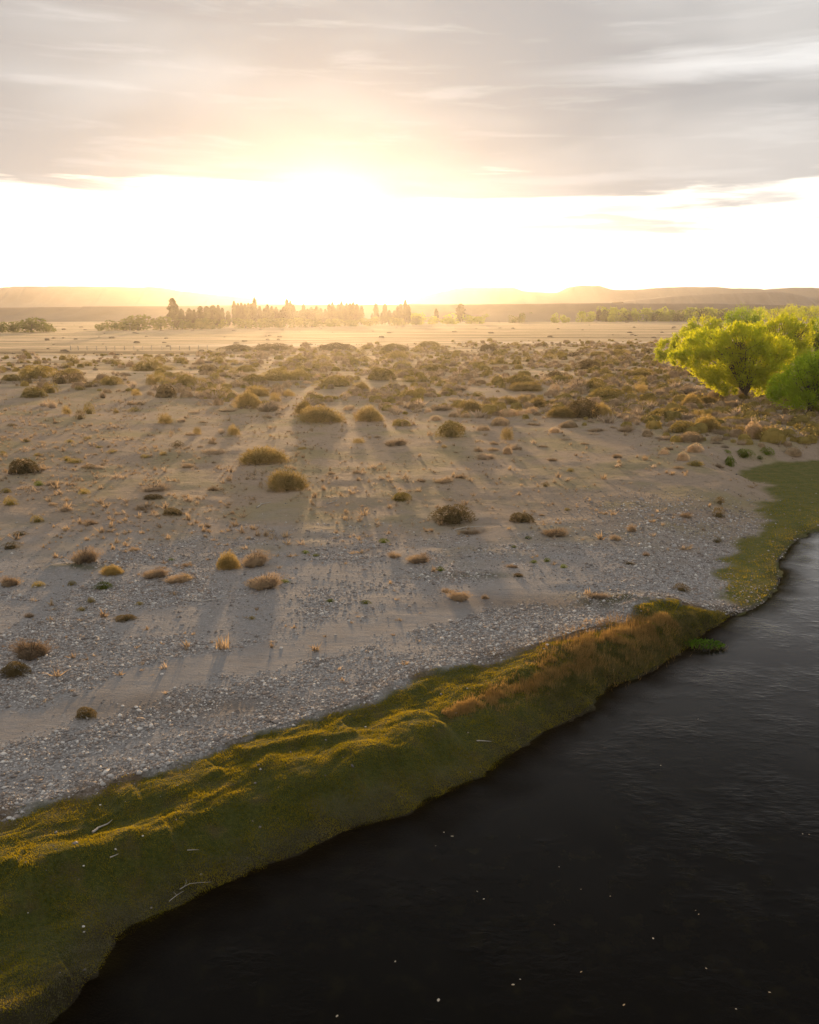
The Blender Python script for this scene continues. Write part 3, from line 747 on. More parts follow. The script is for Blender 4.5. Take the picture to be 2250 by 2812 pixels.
def shrub_mesh(kind, seed, n):
    """unit shrub: one wide, one high; scaled per plant"""
    A = Acc()
    if kind in ('cushion', 'olive', 'dark', 'green'):
        A.add(*core(.78 if kind == 'cushion' else .5, .2, seed))
        # several lobes make the outline uneven
        lobes = [(0, 0, 1.0)] + [(math.cos(t) * .27, math.sin(t) * .27, random.uniform(.45, .95)) for t in np.arange(4) * 1.57 + seed]
        for (lx, ly, ls) in lobes:
            m = int(n * (.4 if ls == 1.0 else .15)); P = dome_pts(m, lump=.14 if kind == 'cushion' else .3, seed=seed + ls * 7)
            D = unit(P * np.array([1, 1, .7]) + rng.normal(0, .28, (m, 3)))
            P = P * np.array([ls if ls == 1 else ls * .75, ls if ls == 1 else ls * .75, ls]) * .93 + np.array([lx, ly, 0])
            ll = {'cushion': (.025, .07), 'olive': (.04, .12), 'dark': (.035, .10), 'green': (.05, .13)}[kind]
            A.add(*blades(P, D, rng.uniform(*ll, m), rng.uniform(.018, .04, m)))
    elif kind == 'gold':
        m = int(n * 1.7); P = dome_pts(m, lump=.2, seed=seed); rad = rng.uniform(.2, 1.0, m)[:, None] ** .55
        D = unit(P * np.array([1, 1, .9]) + np.array([0, 0, .25]) + rng.normal(0, .25, (m, 3)))
        nl = 6; la = np.arange(nl) * 2.4 + seed; lr = np.array([0, .22, .30, .26, .34, .30])
        lo = np.stack([np.cos(la) * lr, np.sin(la) * lr, np.zeros(nl)], 1); ls = np.array([.80, .62, .50, .58, .42, .50]); lh = rng.uniform(.5, 1.0, nl); lh[0] = .92
        k_ = rng.choice(nl, m, p=[.32, .18, .13, .15, .09, .13])
        P = P * rad * np.stack([ls[k_], ls[k_], lh[k_]], 1) + lo[k_]
        A.add(*blades(P, D, rng.uniform(.05, .15, m), rng.uniform(.008, .024, m)))
    else:                                                 # grey, tuft: sprays from the base
        m = int(n * .5); a = rng.uniform(0, 6.28, m); t = rng.uniform(0, 1, m) ** .7
        D = unit(np.stack([np.cos(a) * t * .55, np.sin(a) * t * .55, 1 - t * .55 + rng.uniform(-.1, .1, m)], 1) * np.array([1.2, 1.2, 1]))
        q = rng.integers(0, 7, m); hq = np.array([1, .55, .8, .4, .65, .35, .9])[(q + int(seed * 3)) % 7]
        off = np.stack([np.cos(q * 2.4 + seed) * .15 * np.sqrt(q), np.sin(q * 2.4 + seed) * .15 * np.sqrt(q), 0 * q], 1)
        P = off + rng.normal(0, .03, (m, 3)) * np.array([1, 1, .1])
        V, Fq = tris(P, D, rng.uniform(.4, 1.0, m) * (1 - .3 * t) * hq, rng.uniform(.008, .02, m)); A.add(V, Fq)
        m2 = int(n * .55); k = rng.integers(0, m, m2); f = rng.uniform(.35, .95, m2)[:, None]
        P2 = P[k] + D[k] * f * .75 * hq[k][:, None]; D2 = unit(D[k] + rng.normal(0, .55, (m2, 3)))
        A.add(*blades(P2, D2, rng.uniform(.05, .13, m2), rng.uniform(.012, .03, m2)))
    V, Fs = A.out()
    V[:, 2] = np.maximum(V[:, 2], -.06)
    return V, Fs
def stems_mesh(seed):
    A = Acc()
    for i in range(9):
        a = i * 2.4 + seed; s = random.uniform(.2, .38)
        p = [(math.cos(a) * .03, math.sin(a) * .03, -.05), (math.cos(a) * s * .5, math.sin(a) * s * .5, .35), (math.cos(a) * s, math.sin(a) * s, random.uniform(.55, .8))]
        A.add(*tube(p, [.022, .014, .005], 4))
    return A.out()
SM = {}
for k in ('cushion', 'olive', 'dark', 'green', 'gold', 'grey', 'tuft'):
    SM[k] = []
    for s in range(4):
        V, Fs = shrub_mesh(k, s * 1.7 + .3, 1700)
        SM[k].append(mk(k + '_foliage', V, Fs, M[k], link=False))
BIG = {}
for k in ('olive', 'dark', 'gold', 'grey', 'cushion', 'tuft'):
    BIG[k] = []
    for s in range(3):
        V, Fs = shrub_mesh(k, s * 2.1 + .9, 4600)
        BIG[k].append(mk(k + '_foliage', V, Fs, M[k], link=False))
V, Fs = stems_mesh(1.0); STEMS = mk('stems', V, Fs, M['bark'], link=False)

O, D_, K, G, Y_, T_, N_ = 'olive', 'dark', 'cushion', 'grey', 'gold', 'tuft', 'green'
LIST = {
 1: [(560,180,80,48,O),(512,232,60,38,O),(160,195,50,30,O),(680,218,62,32,O),(740,193,35,28,O),(265,318,230,90,O),(465,360,120,92,D_),(585,350,120,80,D_),(540,290,130,50,O),(210,355,100,62,D_),(70,335,130,45,O),(15,265,50,45,O),(385,432,110,75,O),(240,470,160,75,O),(860,368,140,62,O),(760,372,50,55,D_),(690,385,90,40,D_),(620,408,80,32,O),(920,215,50,28,O),(880,200,110,40,O),(1150,258,210,68,O),(1330,248,90,35,O),(1190,372,85,82,Y_),(1240,345,110,75,O),(1300,470,140,100,D_),(1070,450,75,58,Y_),(1185,445,60,50,G),(1400,420,55,28,K),(1460,372,140,80,O),(1565,365,110,60,O),(1300,365,90,50,O),(1410,310,110,40,O),(1640,270,140,60,D_),(1155,180,70,40,O),(1275,170,80,32,O),(1225,192,70,42,O),(1385,160,45,20,O),(1410,195,80,40,O),(810,470,50,70,T_),(405,550,75,85,G),(340,535,80,50,G),(520,600,75,75,Y_),(625,640,65,75,D_),(695,600,75,85,O),(915,590,40,45,Y_),(1055,578,75,32,O),(1030,525,70,40,T_),(1100,525,80,30,K),(705,692,50,32,G),(1295,675,115,90,Y_),(1430,660,80,45,G),(1500,768,90,40,T_),(1555,760,60,70,Y_),(1395,855,90,45,D_),(1600,670,70,30,T_),(1530,592,90,30,G),(1285,925,55,35,Y_),(1450,465,50,35,K),(435,670,45,30,T_),(575,985,110,35,O),(520,965,55,35,O),(1140,945,70,30,O),(160,1000,120,50,G),(20,925,50,35,O),(685,798,55,22,O),(545,822,55,24,O),(205,818,50,26,O),(335,825,45,25,T_),(780,865,50,20,O),(725,850,45,20,T_),(875,905,60,28,O),(290,930,50,25,O),(85,695,60,22,D_),(315,690,70,22,G),(750,922,50,25,T_),(1475,870,60,20,G),(1580,862,60,25,G),(60,100,0,0,O)],
 2: [(90,182,75,38,O),(155,168,75,36,O),(105,145,55,28,O),(260,205,60,38,O),(200,245,80,35,O),(345,265,160,50,O),(250,292,90,35,O),(410,350,170,60,O),(600,335,230,90,O),(430,225,80,30,O),(780,330,130,80,O),(880,218,110,35,O),(770,180,130,45,O),(880,165,60,42,O),(965,182,110,50,O),(1090,150,120,30,O),(985,235,120,48,O),(930,315,60,40,K),(1060,382,240,82,O),(1260,420,140,82,Y_),(700,458,95,65,Y_),(145,475,75,45,O),(245,470,100,60,K),(885,448,100,35,K),(1150,458,95,35,K),(1400,435,80,35,K),(1475,410,85,50,K),(1430,330,190,85,O),(1590,290,90,45,O),(1385,265,80,45,O),(1550,165,160,65,O),(1615,230,90,55,O),(1520,100,220,55,O),(1270,125,70,40,O),(1310,85,80,35,O),(1300,185,90,45,O),(1190,170,70,35,O),(1070,95,250,55,D_),(560,95,270,52,D_),(280,97,210,45,D_),(370,555,230,140,Y_),(440,460,170,90,Y_),(590,500,90,80,Y_),(520,578,200,100,G),(950,670,350,150,Y_),(820,600,150,110,Y_),(1330,660,220,130,Y_),(905,518,100,45,K),(1020,500,80,36,K),(1175,565,90,40,K),(1540,585,120,70,G),(1585,692,130,50,O),(260,768,100,100,Y_),(165,750,60,60,G),(200,580,130,36,G),(95,835,75,45,T_),(100,915,160,50,G),(475,1000,370,140,Y_),(1250,828,95,45,Y_),(1530,850,170,70,T_),(1400,785,60,25,T_),(700,738,40,20,T_),(525,625,90,35,T_),(620,600,60,25,T_),(805,878,80,25,Y_),(880,880,60,22,T_),(105,985,40,24,T_),(500,360,75,34,K),(520,415,90,30,K),(635,392,60,30,K),(700,370,60,40,K),(810,390,50,25,K),(745,355,60,25,K),(840,355,80,25,K),(920,405,60,30,K)],
 3: [(220,70,150,45,O),(130,108,90,40,O),(315,108,100,42,O),(385,128,60,30,O),(700,102,130,55,D_),(915,62,75,35,O),(1145,65,45,35,D_),(1262,50,25,22,D_),(270,260,190,52,O),(125,160,80,35,O),(370,165,70,35,O),(475,115,70,30,T_),(630,205,110,35,T_),(735,205,90,40,O),(80,345,110,45,O),(270,335,100,35,O),(180,345,90,40,O),(450,415,150,60,G),(535,330,80,45,G),(65,480,140,70,O),(350,365,90,45,K),(350,450,90,50,K),(640,360,90,50,K),(760,340,130,60,G),(945,365,250,75,O),(985,418,240,75,Y_),(1070,420,100,90,Y_),(1010,185,75,50,O),(1180,165,90,45,O),(1270,150,90,40,O),(1390,145,90,38,D_),(1560,140,130,35,O),(1490,245,190,75,D_),(1645,222,75,45,O),(1615,300,95,60,O),(1670,345,60,55,O),(1230,335,130,75,D_),(1310,360,100,70,O),(1180,360,80,50,K),(1230,425,90,70,K),(1430,425,180,130,G),(1540,425,160,100,O),(1360,470,130,45,G),(1290,500,80,45,K),(570,580,190,105,Y_),(690,585,110,80,Y_),(610,460,90,40,O),(740,490,120,45,G),(430,500,110,50,G),(320,570,150,60,G),(105,560,120,60,K),(215,582,60,36,K),(860,525,160,70,Y_),(980,515,110,75,Y_),(1085,555,130,100,Y_),(1220,530,85,60,Y_),(1165,580,100,60,G),(425,622,90,45,K),(520,625,90,48,K),(650,612,120,40,G),(280,648,90,42,K),(770,612,120,40,K),(850,618,150,60,K),(960,608,110,48,K),(1045,592,110,52,K),(1280,630,230,90,Y_),(1450,630,240,140,D_),(1600,630,150,130,Y_),(1630,500,230,100,O),(395,782,165,125,O),(475,728,95,58,K),(655,728,110,48,K),(790,692,140,65,K),(845,805,95,115,Y_),(1225,745,90,45,K),(1340,705,140,52,K),(1060,690,110,30,T_),(25,690,80,50,K),(850,915,80,70,K),(620,895,80,60,T_),(670,955,150,60,G),(910,880,110,70,G),(745,838,80,35,T_),(740,890,110,40,T_),(1205,970,95,38,T_),(440,905,45,22,T_),(345,862,45,28,Y_),(1315,805,90,28,G),(1130,860,80,25,T_),(1460,838,70,25,T_),(1700,945,50,45,T_),(1540,760,90,25,G),(1540,735,130,30,T_),(1690,710,60,25,T_),(1395,655,90,30,G),(15,830,50,50,T_)],
 4: [(145,90,110,35,O),(150,130,130,42,O),(375,115,70,40,D_),(165,155,80,40,O),(210,200,85,55,D_),(115,190,50,40,O),(65,220,75,42,O),(265,210,60,35,Y_),(40,295,90,60,O),(90,342,58,55,O),(15,415,60,60,G),(335,305,150,65,O),(430,300,80,50,G),(310,355,110,60,O),(325,450,115,105,Y_),(490,455,110,90,G),(475,370,90,60,G),(555,370,70,55,Y_),(610,350,70,40,O),(690,440,140,90,G),(580,500,100,55,T_),(420,470,90,40,G),(735,545,160,115,Y_),(590,565,90,50,O),(865,525,130,75,Y_),(950,490,150,85,K),(810,450,90,40,G),(1090,545,180,45,K),(490,635,150,75,O),(340,650,150,45,G),(620,615,130,70,Y_),(720,650,120,90,G),(780,640,110,80,Y_),(865,740,180,140,Y_),(660,745,170,85,O),(745,740,70,60,O),(960,760,120,60,G),(645,775,90,35,G),(730,820,170,75,K),(510,800,150,30,G),(760,900,120,70,K),(510,915,80,50,K),(660,965,90,70,K),(375,780,80,28,K),(355,965,45,50,T_),(140,945,65,45,T_),(550,880,70,35,T_),(1050,675,160,50,O),(1095,600,120,45,O),(1260,640,150,55,O),(1250,580,120,45,G),(1130,640,100,40,O),(1120,775,110,100,Y_),(1220,790,140,120,K),(1340,800,200,100,Y_),(1190,680,170,40,K),(1410,715,100,50,T_),(1490,750,120,60,G),(1380,670,80,40,T_),(1580,720,90,40,O),(990,800,100,40,G),(930,835,110,30,G),(1120,840,90,60,G),(990,865,60,40,G),(1000,905,60,30,N_),(1130,945,70,55,N_),(1320,925,100,60,N_),(1025,1000,70,60,N_),(1260,955,40,30,N_),(760,1005,90,30,O),(200,740,130,70,T_),(920,620,90,50,K),(1020,560,100,40,G),(850,600,90,50,G)],
 'g3': [(85,312,100,55,D_),(35,443,50,32,O),(635,385,110,32,G),(640,418,65,20,D_),(590,465,60,28,T_),(720,485,70,28,D_),(895,382,50,30,T_),(150,515,50,28,O),(375,525,60,30,T_),(220,445,40,22,T_),(270,470,60,30,G),(875,535,28,22,T_),(215,360,60,30,G),(1200,385,160,95,Y_),(1690,425,65,35,O),(340,692,100,85,T_),(560,636,50,25,T_),(465,738,80,45,Y_),(640,752,90,55,T_),(955,715,90,80,Y_),(1060,705,110,85,T_),(785,700,50,20,T_),(40,628,60,28,D_),(75,572,50,18,D_),(790,285,60,28,T_),(1395,312,35,20,T_),(1505,308,40,22,T_),(1615,600,40,18,N_),(1285,645,30,14,N_),(1330,657,25,12,N_),(720,675,22,12,N_),(1660,665,60,40,T_),(375,290,45,20,D_),(410,290,50,24,G),(350,395,40,22,O),(160,360,30,20,N_),(20,390,40,18,O)],
 'g5': [(30,95,70,50,T_),(155,97,45,22,O),(430,108,60,30,N_),(300,90,30,20,O),(380,162,30,22,O),(340,197,32,16,O),(585,172,28,14,O),(520,240,70,22,D_),(120,225,40,28,T_),(1105,112,130,85,T_),(1200,78,35,14,N_),(1390,160,28,14,N_),(1540,167,40,14,N_),(1060,232,25,14,O),(735,82,90,50,T_),(785,68,40,32,Y_),(110,405,130,90,T_),(50,478,95,50,D_),(355,650,70,40,D_)],
 'g4': [(185,525,150,75,D_),(475,515,90,38,D_),(560,487,30,14,T_),(665,465,22,14,O),(615,578,95,48,T_),(255,565,75,22,T_),(940,555,45,50,T_),(870,590,50,35,T_),(1170,497,55,38,T_),(1310,445,35,28,D_),(1305,495,45,45,D_),(1440,370,35,22,T_),(500,583,25,12,N_),(440,620,20,12,N_),(1000,657,30,28,T_),(1300,600,35,22,D_),(35,690,80,60,T_),(525,685,25,14,N_),(580,680,25,18,N_),(650,705,25,16,N_),(435,705,50,20,T_),(130,720,30,20,N_),(460,740,40,15,T_),(930,692,40,12,D_),(145,350,70,30,T_),(220,330,60,25,T_),(50,345,40,25,T_),(880,240,40,22,T_),(995,248,25,25,T_),(680,300,28,14,O),(575,362,30,18,D_),(1140,290,50,20,T_),(1210,278,60,22,O),(1305,285,50,25,T_),(1350,280,30,45,N_),(1415,240,60,30,N_)],
 'g6': [(210,310,80,55,T_),(160,275,50,30,T_),(320,300,35,30,T_),(460,208,35,18,D_),(1150,268,60,32,D_),(795,300,80,30,G)],
}
COLW = {'olive': 'olive', 'dark': 'dark brown', 'cushion': 'tan', 'grey': 'grey', 'gold': 'amber', 'tuft': 'rusty', 'green': 'bright green'}
FORM = {'olive': 'shrub', 'dark': 'bush', 'cushion': 'cushion plant', 'grey': 'twiggy brush', 'gold': 'feathery bush', 'tuft': 'dry tuft', 'green': 'low plant'}
items = []
for reg, L in LIST.items():
    for (a, b, w, h, k) in L:
        if w <= 0: continue
        u, v = px(reg, a, b); s = R[reg][2]
        items.append([u, v, w / s, h / s, k])
# landmarks used when describing the others
LM = [(px(2, 475, 1000), 'widest amber bush alone on the grey sand', 'the wide lone amber bush'),
      (px('g3', 1200, 385), 'round orange bush standing just in front of the wide lone amber bush', 'the round orange bush'),
      (px(3, 395, 782), 'large round olive shrub on bare sand before the pale cushions', 'the round olive shrub on sand'),
      (px(3, 845, 805), 'upright golden bush, tallest on the pale sand strip', 'the upright golden bush'),
      (px(2, 950, 670), 'longest hazy golden bush at the front edge of the scrub belt', 'the long hazy golden bush'),
      (px(2, 1330, 660), 'rounded hazy golden bush beside the longest golden one', 'the rounded hazy golden bush'),
      (px(2, 370, 555), 'tall golden bush with a pale grey bush leaning against it', 'the tall golden bush'),
      (px(1, 1300, 470), 'dark domed bush standing alone on the inland flats', 'the dark domed bush'),
      (px(1, 465, 360), 'dark round bush, inland half of a touching pair', 'the dark twin bushes'),
      (px(1, 265, 318), 'broad low olive shrub behind the dark twin bushes', 'the broad inland olive shrub'),
      (px(1, 695, 600), 'egg shaped olive shrub standing upright on the sand', 'the egg shaped shrub'),
      (px(1, 1295, 675), 'yellowish feathery bush on the inland sand', 'the yellowish feathery bush'),
      (px(3, 1450, 630), 'largest dark bush at the front of the river side scrub', 'the largest dark bush'),
      (px(3, 1430, 425), 'big pinkish grey bush in the river side scrub', 'the big pinkish grey bush'),
      (px(3, 1490, 245), 'long dark green shrub far back in the scrub', 'the long dark green shrub'),
      (px(4, 865, 740), 'bright orange feathery bush near the bank and big willow', 'the bright orange bush'),
      (px(4, 660, 745), 'flat topped mossy olive shrub beside the bright orange bush', 'the flat topped mossy shrub'),
      (px(4, 1220, 790), 'pale tan mound at the top edge of the eroded bank', 'the tan mound on the bank edge'),
      (px(4, 325, 450), 'ball shaped amber shrub on a short stem', 'the ball shaped shrub'),
      (px('g4', 185, 525), 'dark brown spiky bush alone on the upper gravel', 'the spiky brown bush on gravel'),
      (px('g4', 615, 578), 'low rusty tuft spread out on the grey gravel', 'the low spread tuft on gravel'),
      (px('g5', 1105, 112), 'reddish haze of dry twigs on the middle of the gravel', 'the reddish twig bush'),
      (px('g5', 110, 405), 'rusty tuft with green base nearest the inland frame edge', 'the rusty tuft with green base'),
      (px('g3', 340, 692), 'straw tuft rising from a mossy patch', 'the straw tuft on moss'),
      (px('g6', 210, 310), 'reddish dry tuft closest to the turf at the middle of the bar', 'the reddish tuft near the turf'),
      (px('g4', 940, 555), 'upright orange grass tuft on the river side gravel', 'the upright orange tuft'),
      (px(3, 570, 580), 'broad yellow bush behind a row of tan cushions', 'the broad yellow bush'),
      (px(2, 1070, 95), 'long dark shrub row at the far edge of the scrub, river end', 'the far dark shrub row'),
      (px(3, 700, 102), 'peaked dark bush at the far edge of the scrub', 'the peaked dark bush'),
      (px(1, 560, 180), 'square dark olive shrub by the pale inland track', 'the shrub by the pale track')]
ORD = ['first', 'second', 'third', 'fourth', 'fifth', 'sixth', 'seventh', 'eighth', 'ninth', 'tenth', 'eleventh', 'twelfth', 'thirteenth', 'fourteenth', 'fifteenth', 'sixteenth',
       'seventeenth', 'eighteenth', 'nineteenth', 'twentieth'] + ['twenty-' + w for w in ('first', 'second', 'third', 'fourth', 'fifth', 'sixth', 'seventh', 'eighth', 'ninth')] + ['thirtieth'] + ['thirty-' + w for w in ('first', 'second', 'third', 'fourth', 'fifth', 'sixth', 'seventh', 'eighth', 'ninth')] + ['fortieth'] + ['forty-' + w for w in ('first', 'second', 'third', 'fourth', 'fifth', 'sixth', 'seventh', 'eighth', 'ninth')] + ['fiftieth']
items.sort(key=lambda i: -i[2] * i[3])
print('shrub list', len(items))
singles, rest = items[:430], items[430:]
marks = {}
for (p, lab, ref) in LM:
    j = min(range(len(singles)), key=lambda q: math.hypot(singles[q][0] - p[0], singles[q][1] - p[1]))
    marks[j] = (lab, ref)
cnt = {}
order = []
for j, it in enumerate(singles):
    if j in marks: continue
    b = min(marks, key=lambda q: math.hypot((singles[q][0] - it[0]) * .8, (singles[q][1] - it[1]) * 1.6))
    du, dv = it[0] - singles[b][0], (it[1] - singles[b][1]) * 2
    rel = ('behind' if dv < 0 else 'in front of') if abs(dv) > abs(du) else ('riverward of' if du > 0 else 'inland of')
    size = 'large' if it[2] > 48 else ('small' if it[2] < 24 else 'medium')
    order.append((math.hypot(du, dv), j, b, rel, size))
order.sort()
labels = {}
for (_, j, b, rel, size) in order:
    key = (b, rel, size, singles[j][4]); c = cnt.get(key, 0); cnt[key] = c + 1
    labels[j] = (size, singles[j][4], rel, b, c, key)
def lab_of(j):
    size, k, rel, b, c, key = labels[j]
    ref = marks[b][1]
    base = f"{size} {COLW[k]} {FORM[k]} {rel} {ref}"
    return base if cnt[key] == 1 else f"{ORD[c]} {base}" if c else f"closest {base}"
GROUP = {'olive': 'olive shrubs of the scrub belt', 'dark': 'dark bushes of the scrub belt', 'cushion': 'tan cushion plants', 'grey': 'grey twiggy brush', 'gold': 'amber feathery bushes', 'tuft': 'dry tufts on the sand', 'green': 'bright green low plants'}
NAME = {'olive': 'olive_shrub', 'dark': 'dark_bush', 'cushion': 'cushion_plant', 'grey': 'twiggy_brush', 'gold': 'feathery_bush', 'tuft': 'dry_tuft', 'green': 'low_plant'}
for j, (u, v, w, h, k) in enumerate(singles):
    x, y, z = ground(u, v)
    d = math.sqrt(x * x + y * y + (CAM_Z - z) ** 2); m = d / F
    W, H = w * m, h * m
    dep = W * (.8 if W < 4 else .55)
    H = max(.12, H * (1.0 if k != 'gold' else .93))      # part of the height seen from above is depth
    y += dep * .42
    big = w > 42 and k in BIG
    rot = random.uniform(-.5, .5)
    me = random.choice(BIG[k] if big else SM[k])
    if w > 60:
        t = empty(NAME[k], (x, y, z)); t.rotation_euler = (0, 0, rot)
        f = bpy.data.objects.new('foliage', me); C.objects.link(f); f.parent = t; f.scale = (W * 1.02, dep, H)
        s = bpy.data.objects.new('stems', STEMS); C.objects.link(s); s.parent = t; s.scale = (W, dep, H)
    else:
        t = bpy.data.objects.new(NAME[k], me); C.objects.link(t); t.location = (x, y, z - .02); t.rotation_euler = (0, 0, rot); t.scale = (W * 1.05, dep, H)
    tag(t, marks[j][0] if j in marks else lab_of(j), 'shrub' if k in ('olive', 'dark', 'gold') else 'plant', GROUP[k])

# the uncountable low scrub between them, joined
def joined(name, kind, pts, ntri, label, cat, mat=None):
    """pts: rows x, y, z, width, height"""
    A = Acc(); tmpl = []
    for s in range(6):
        n = ntri
        if kind in ('tuft', 'grey'):
            a = rng.uniform(0, 6.28, n); t = rng.uniform(0, 1, n)
            D = unit(np.stack([np.cos(a) * t * .6, np.sin(a) * t * .6, 1 - t * .5], 1))
            V, Fq = tris(rng.normal(0, .07, (n, 3)) * np.array([1, 1, .1]), D, rng.uniform(.5, 1.0, n) * .9, rng.uniform(.06, .16, n))
            tmpl.append([(V, Fq)])
        else:
            c = core(.82, .16, s * 1.3, 8, 4)
            P = dome_pts(n, seed=s); D = unit(P + rng.normal(0, .3, (n, 3)))
            tmpl.append([c, tris(P * .9, D, rng.uniform(.06, .16, n), rng.uniform(.04, .10, n))])
    for (x, y, z, w, h) in pts:
        a = random.uniform(0, 6.28); ca, sa = math.cos(a), math.sin(a)
        for V, Fq in random.choice(tmpl):
            X = (V[:, 0] * ca - V[:, 1] * sa) * w + x; Y = (V[:, 0] * sa + V[:, 1] * ca) * w * .9 + y
            A.add(np.stack([X, Y, V[:, 2] * h + z - .02], 1), Fq)
    V, Fs = A.out()
    o = mk(name, V, Fs, mat or M[kind]); o['kind'] = 'stuff'; tag(o, label, cat)
    return o
def scatter(N, vmin, vmax, dens, umin=-150, umax=2400):
    u = rng.uniform(umin, umax, N * 9); t = rng.random(N * 9)
    # uniform over the ground, not over the picture
    ymin = at(CX, vmax, 1.2)[1]; ymax = at(CX, vmin, 1.2)[1]
    yy = ymin + (ymax - ymin) * t ** 1.25; xx = (u - CX) / F * np.hypot(yy, 12)
    z = zones(xx, yy); uu, vv = project(xx, yy, 1.2)
    k = (z['wet'] < .05) & (z['turf'] < .05) & (z['dl'] > 3) & (rng.random(len(xx)) < dens(uu, vv, xx, yy))
    xx, yy = xx[k][:N], yy[k][:N]
    return np.stack([xx, yy, height(xx, yy)], 1)
def scrub_density(u, v, x, y):
    lim = np.interp(u, [-200, 300, 700, 1000, 1500, 1900, 2300], [1080, 1090, 1125, 1140, 1160, 1215, 1240])
    top = np.interp(u, [-200, 500, 800, 1300, 2300], [972, 970, 950, 936, 930])
    right = .45 + .55 * sst(u, 300, 800)
    return np.maximum(sst(fbm(x, y, 6, 3, 33), .36, .56), .8 * sst(u, 1500, 1750)) * sst(lim - v, -6, 45) * sst(v - top, 0, 15) * right
pts = scatter(7600, 930, 1225, scrub_density); print('scrub', len(pts))
w = rng.lognormal(.08, .42, len(pts)).clip(.4, 2.6); q = np.concatenate([pts, w[:, None], (w * rng.uniform(.42, .68, len(w)))[:, None]], 1)
third = len(q) // 3
joined('low_scrub', 'cushion', q[:third], 40, 'countless small tan cushions between the shrubs of the scrub belt', 'scrub')
joined('low_scrub', 'olive', q[third:2 * third], 40, 'countless small olive clumps between the shrubs of the scrub belt', 'scrub')
joined('low_scrub', 'grey', q[2 * third:], 50, 'countless small grey twig clumps between the shrubs of the scrub belt', 'scrub')
def tuft_density(u, v, x, y):
    left = .3 + .9 * (1 - sst(u, 500, 1500))
    c = sst(fbm(x, y, 3, 3, 34), .34, .56)
    return c * left * sst(v, 1060, 1120) * (1 - sst(v, 1370, 1540) * .95)
pts = scatter(9000, 1050, 1900, tuft_density)
w = rng.lognormal(-1.1, .5, len(pts)).clip(.1, 1.1); q = np.concatenate([pts, w[:, None], (w * rng.uniform(.4, .75, len(w)))[:, None]], 1)
h2 = len(q) // 2
joined('low_tufts', 'tuft', q[:h2], 16, 'scattered small rusty tufts on the bare sand inland of the gravel', 'scrub')
q = q[:int(h2 * 1.45)]; q[h2:, 4] *= .8; joined('low_tufts', 'grey', q[h2:], 14, 'scattered small grey clumps on the bare sand inland of the gravel', 'scrub')
if rest:
    rp = []
    for (u, v, w_, h_, k) in rest:
        x, y, z = ground(u, v); m = math.hypot(math.hypot(x, y), CAM_Z - z) / F; rp.append((x, y, z, w_ * m, max(.06, h_ * m)))
    joined('low_tufts', 'olive', rp, 40, 'smallest scattered green clumps on the open gravel', 'scrub')
# far dry scrub of the plain, beyond the belt
def far_density(u, v, x, y):
    return sst(fbm(x * .3, y, 14, 3, 35), .5, .68) * .8
N = 420; yy = 140 + (900 - 140) * rng.random(N * 3) ** 1.5; xx = rng.uniform(-.55, .55, N * 3) * yy
k = rng.random(N * 3) < far_density(0, 0, xx, yy); xx, yy = xx[k][:N], yy[k][:N]
w = rng.uniform(.6, 2.0, len(xx)) * (1 + yy / 700)
joined('far_scrub', 'olive', np.stack([xx, yy, height(xx, yy), w, w * .3], 1), 14, 'far specks of low scrub strewn over the dry plain', 'scrub', M['grey'])

